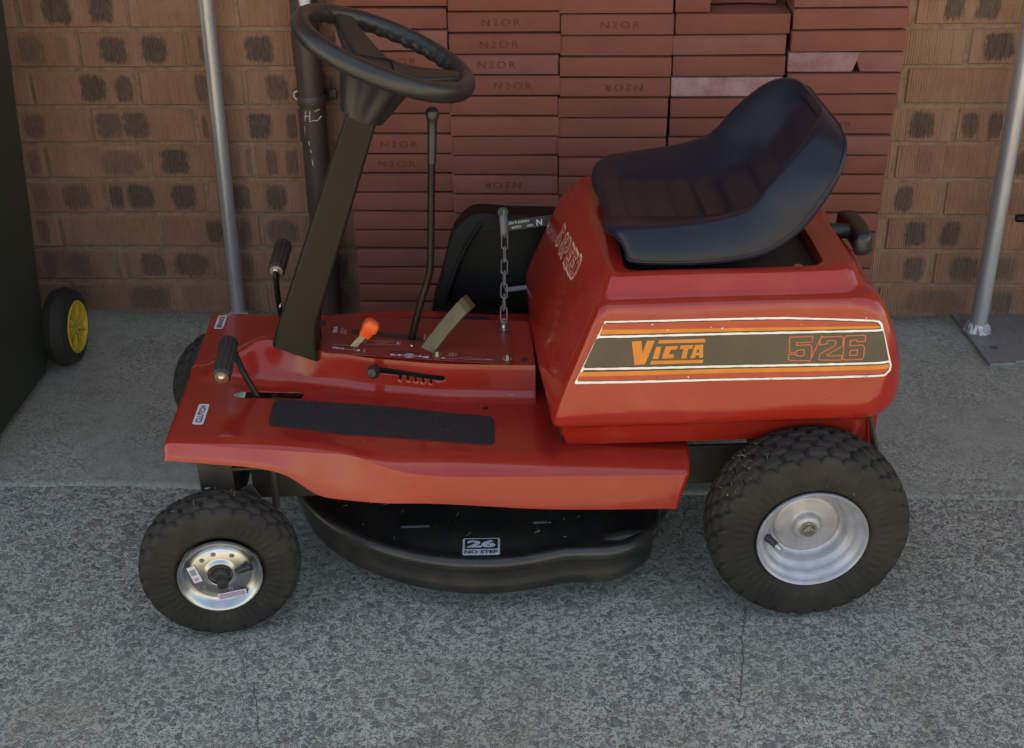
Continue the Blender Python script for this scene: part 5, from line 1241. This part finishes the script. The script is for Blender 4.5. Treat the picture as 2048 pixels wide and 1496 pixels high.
# rear
RT = tyre_mesh(0.1610, 0.106, 0.0865, 7, 27, 0.0072, 0.35)
h0 = 0.053
rimp = [(0.078, h0-0.09), (0.084, h0-0.012), (0.0885, h0-0.006), (0.0890, h0-0.0015), (0.0875, h0+0.0005), (0.0855, h0-0.0005), (0.0840, h0-0.005), (0.0825, h0-0.010), (0.0795, h0-0.0125), (0.0765, h0-0.0145), (0.0745, h0-0.021), (0.0715, h0-0.0265), (0.0665, h0-0.0290), (0.0635, h0-0.0325), (0.0615, h0-0.041), (0.0580, h0-0.0465), (0.0545, h0-0.0480), (0.0525, h0-0.0465), (0.0510, h0-0.0445), (0.0480, h0-0.0438), (0.0280, h0-0.0432), (0.0255, h0-0.0425), (0.0235, h0-0.040), (0.0205, h0-0.0345), (0.0180, h0-0.0325), (0.0115, h0-0.0320), (0.0105, h0-0.0335), (0.0001, h0-0.0335)]
RRIM = meshdata('rim', *lat(rimp, 72), 'silver', angle=60)
frp = [(0.052, -0.028), (0.056, 0.030), (0.0645, 0.0355), (0.0665, 0.0375), (0.0660, 0.0395), (0.0630, 0.0390), (0.0600, 0.0360), (0.0565, 0.0300), (0.0530, 0.0275), (0.0490, 0.0265), (0.0470, 0.0285), (0.0455, 0.0300), (0.0280, 0.0300), (0.0250, 0.0310), (0.0225, 0.0345), (0.0200, 0.0350), (0.0180, 0.0335), (0.0175, 0.0300), (0.0001, 0.0300)]
FRIM = meshdata('rim', *lat(frp, 72), 'zinc', angle=50)
FT = tyre_mesh(0.1262, 0.070, 0.0645, 5, 24, 0.0055, 0.2)
axm = meshdata('axle_end', *join(lat([(0.0098, h0-0.034), (0.0098, h0-0.026), (0.0085, h0-0.0245), (0.0040, h0-0.0245), (0.0034, h0-0.0285), (0.0001, h0-0.0285)], 4), lat([(0.0135, h0-0.032), (0.0135, h0-0.0285), (0.0105, h0-0.0285)], 24)), 'bolt', angle=30)
def valve(c, d, L1, L2):
    d = Vector(d).normalized(); c = Vector(c)
    return lathe([(0.0072, 0), (0.0072, 0.003), (0.0060, 0.006), (0.0056, L1), (0.0048, L1)], 18, c, d), lathe([(0.0042, L1), (0.0042, L1+L2), (0.0030, L1+L2), (0.0026, L1+L2-0.003), (0.0001, L1+L2-0.003)], 16, c, d)
va, vb = valve((-0.0655, -(h0-0.030), -0.012), (0.62, -0.70, -0.33), 0.020, 0.010)
VA, VB = meshdata('valve_stem', *va, 'wheel_plastic'), meshdata('valve_cap', *vb, 'zinc')
def link_me(name, me, parent): o = bpy.data.objects.new(name, me); return link(o, parent)
for v, rz in ((-0.263, 0.0), (0.287, pi)):
    r = link_me('rear_wheel', RRIM, MOW); r.location = (1.010, v, 0.1595); r.rotation_euler = (0, 0.0, rz)
    for nm, me in (('tyre', RT), ('axle_end', axm), ('valve_stem', VA), ('valve_cap', VB)): link_me(nm, me, r)
hubv = [tube([(0, -0.020, 0), (0.001, -0.036, -0.002), (0.001, -0.040, -0.003)], [0.0125, 0.0125, 0.009], 16), lat([(0.0165, 0.0300), (0.0165, 0.0305), (0.0001, 0.0306)], 30), tube([(0.002, -0.030, -0.008), (0.003, -0.047, -0.014)], [0.0095, 0.0085], 6)]
HUBM = meshdata('axle_bolt', *join(*hubv), 'chassis', angle=40)
fva = lathe([(0.0042, 0), (0.0052, 0.010), (0.0050, 0.020), (0.0062, 0.0235), (0.0062, 0.026)], 14, (0.027, -0.0315, 0.000), (0.88, -0.25, 0.45), True, True)
FVM = meshdata('valve_stem', *fva, 'wheel_plastic')
RVM = meshdata('rivet', *lat([(0.0042, 0.0302), (0.0040, 0.0308), (0.0026, 0.0306), (0.0001, 0.0309)], 16), 'zinc')
for v, near in ((-0.275, True), (0.299, False)):
    r = link_me('front_wheel', FRIM, MOW); r.location = (0.068 if near else 0.012, v, 0.1255); r.rotation_euler = (radians(-1.5) if near else radians(1.5), 0, radians(8.0)+(0 if near else pi))
    for nm, me in (('tyre', FT), ('axle_bolt', HUBM), ('valve_stem', FVM)): link_me(nm, me, r)
    for x in (100, 132, 222, 55, 290): link_me('rivet', RVM, r).location = (0.0375*cos(radians(x)), 0, 0.0375*sin(radians(x)))
    if near:
        s = Multi()
        def fp(a, b, h): return Vector((a, -h, b))
        M2 = Matrix.Rotation(radians(16), 2)
        def pl(u0, u1, w0, w1, mat, h, c=(-0.0395, 0.004), M_=M2):
            q = [M_ @ Vector(p) + Vector(c) for p in ((u0, w0), (u1, w0), (u1, w1), (u0, w1))]
            s.add(([fp(p.x, p.y, h) for p in q], [(0, 1, 2, 3)]), mat)
        pl(-0.0068, 0.0068, -0.016, 0.016, 'sticker_white', 0.0312)
        for i in range(9): pl(-0.005, 0.004, -0.002+i*0.0013, -0.002+i*0.0013+(0.0008 if i % 3 else 0.0004), 'print_black', 0.0314)
        pl(-0.0045, 0.003, -0.013, -0.007, 'purple_print', 0.0314)
        s.build('barcode_sticker', r)
        s = Multi(); M3 = Matrix.Rotation(radians(6), 2); c3 = (0.014, -0.0425)
        pl(-0.0225, 0.0225, -0.0062, 0.0062, 'sticker_white', 0.0322, c3, M3); pl(-0.0205, 0.0205, -0.0046, 0.0046, 'purple_print', 0.0324, c3, M3)
        s.build('rim_sticker', r)

# ---- dry grass caught in the tyre tread (loose bits nobody could count)
rnd = random.Random(3); V, Fc = [], []
rotM = Matrix.Rotation(radians(4.5), 3, 'Z'); ORG = Vector((-0.646, -0.864, 0))
for i in range(104):
    if i < 72: a = radians(rnd.gauss(135, 10)); v = rnd.uniform(-0.300, -0.235); R = 0.1605; cu, cz_ = 1.010, 0.1595
    elif i < 84: a = radians(rnd.gauss(100, 16)); v = rnd.uniform(-0.30, -0.25); R = 0.128; cu, cz_ = 0.068, 0.1272
    else: a = radians(rnd.uniform(30, 150)); v = -0.312; R = rnd.uniform(0.10, 0.14); cu, cz_ = 1.010, 0.1615
    rr = R-(0.007*((v+0.257)/0.05)**2 if i < 72 else 0)
    p = Vector((cu+rr*cos(a), v, cz_+rr*sin(a))); tn = Vector((-sin(a), 0, cos(a))); ct = Vector((0, 1, 0))
    th = rnd.choice((0.1, 1.4, 0.9, 1.5))+rnd.uniform(-.35, .35); d = (tn*cos(th)+ct*sin(th))*rnd.uniform(0.003, 0.009); up = Vector((cos(a), 0, sin(a))) if i < 84 else Vector((0, -1, 0))
    n = d.cross(up).normalized()*0.00042; b = len(V)
    for q in (p-d-n, p+d-n+up*rnd.uniform(-.002, .002), p+d+n+up*rnd.uniform(-.002, .002), p-d+n): V.append(rotM @ q + ORG)
    Fc.append((b, b+1, b+2, b+3))
tag(obj('dry_grass', (V, Fc), 'straw', smooth=False), kind='stuff', label='dry grass clippings caught in the tyre treads', cat='grass')
# a little leaf and grit litter on the concrete
V, Fc = [], []
for i in range(190):
    x = rnd.uniform(-1.1, 1.0); y = rnd.uniform(-0.72, -0.02) if i < 40 else rnd.uniform(-1.4, -0.75) if i < 60 else -0.004-abs(rnd.gauss(0, 0.012)) if i < 140 else -0.752-abs(rnd.gauss(0, 0.006)); z = (PATHZ if y > -0.73 else 0)+0.0012
    l = rnd.uniform(0.0015, 0.0055); t = rnd.uniform(0, pi); d = Vector((cos(t), sin(t), 0))*l; n = Vector((-sin(t), cos(t), 0))*l*rnd.uniform(.2, .6); p = Vector((x, y, z)); b = len(V)
    V += [p-d, p+n, p+d, p-n+Vector((0, 0, .001))]; Fc.append((b, b+1, b+2, b+3))
tag(obj('leaf_litter', (V, Fc), 'crack', smooth=False), kind='stuff', label='small dark specks of litter on the concrete', cat='litter')
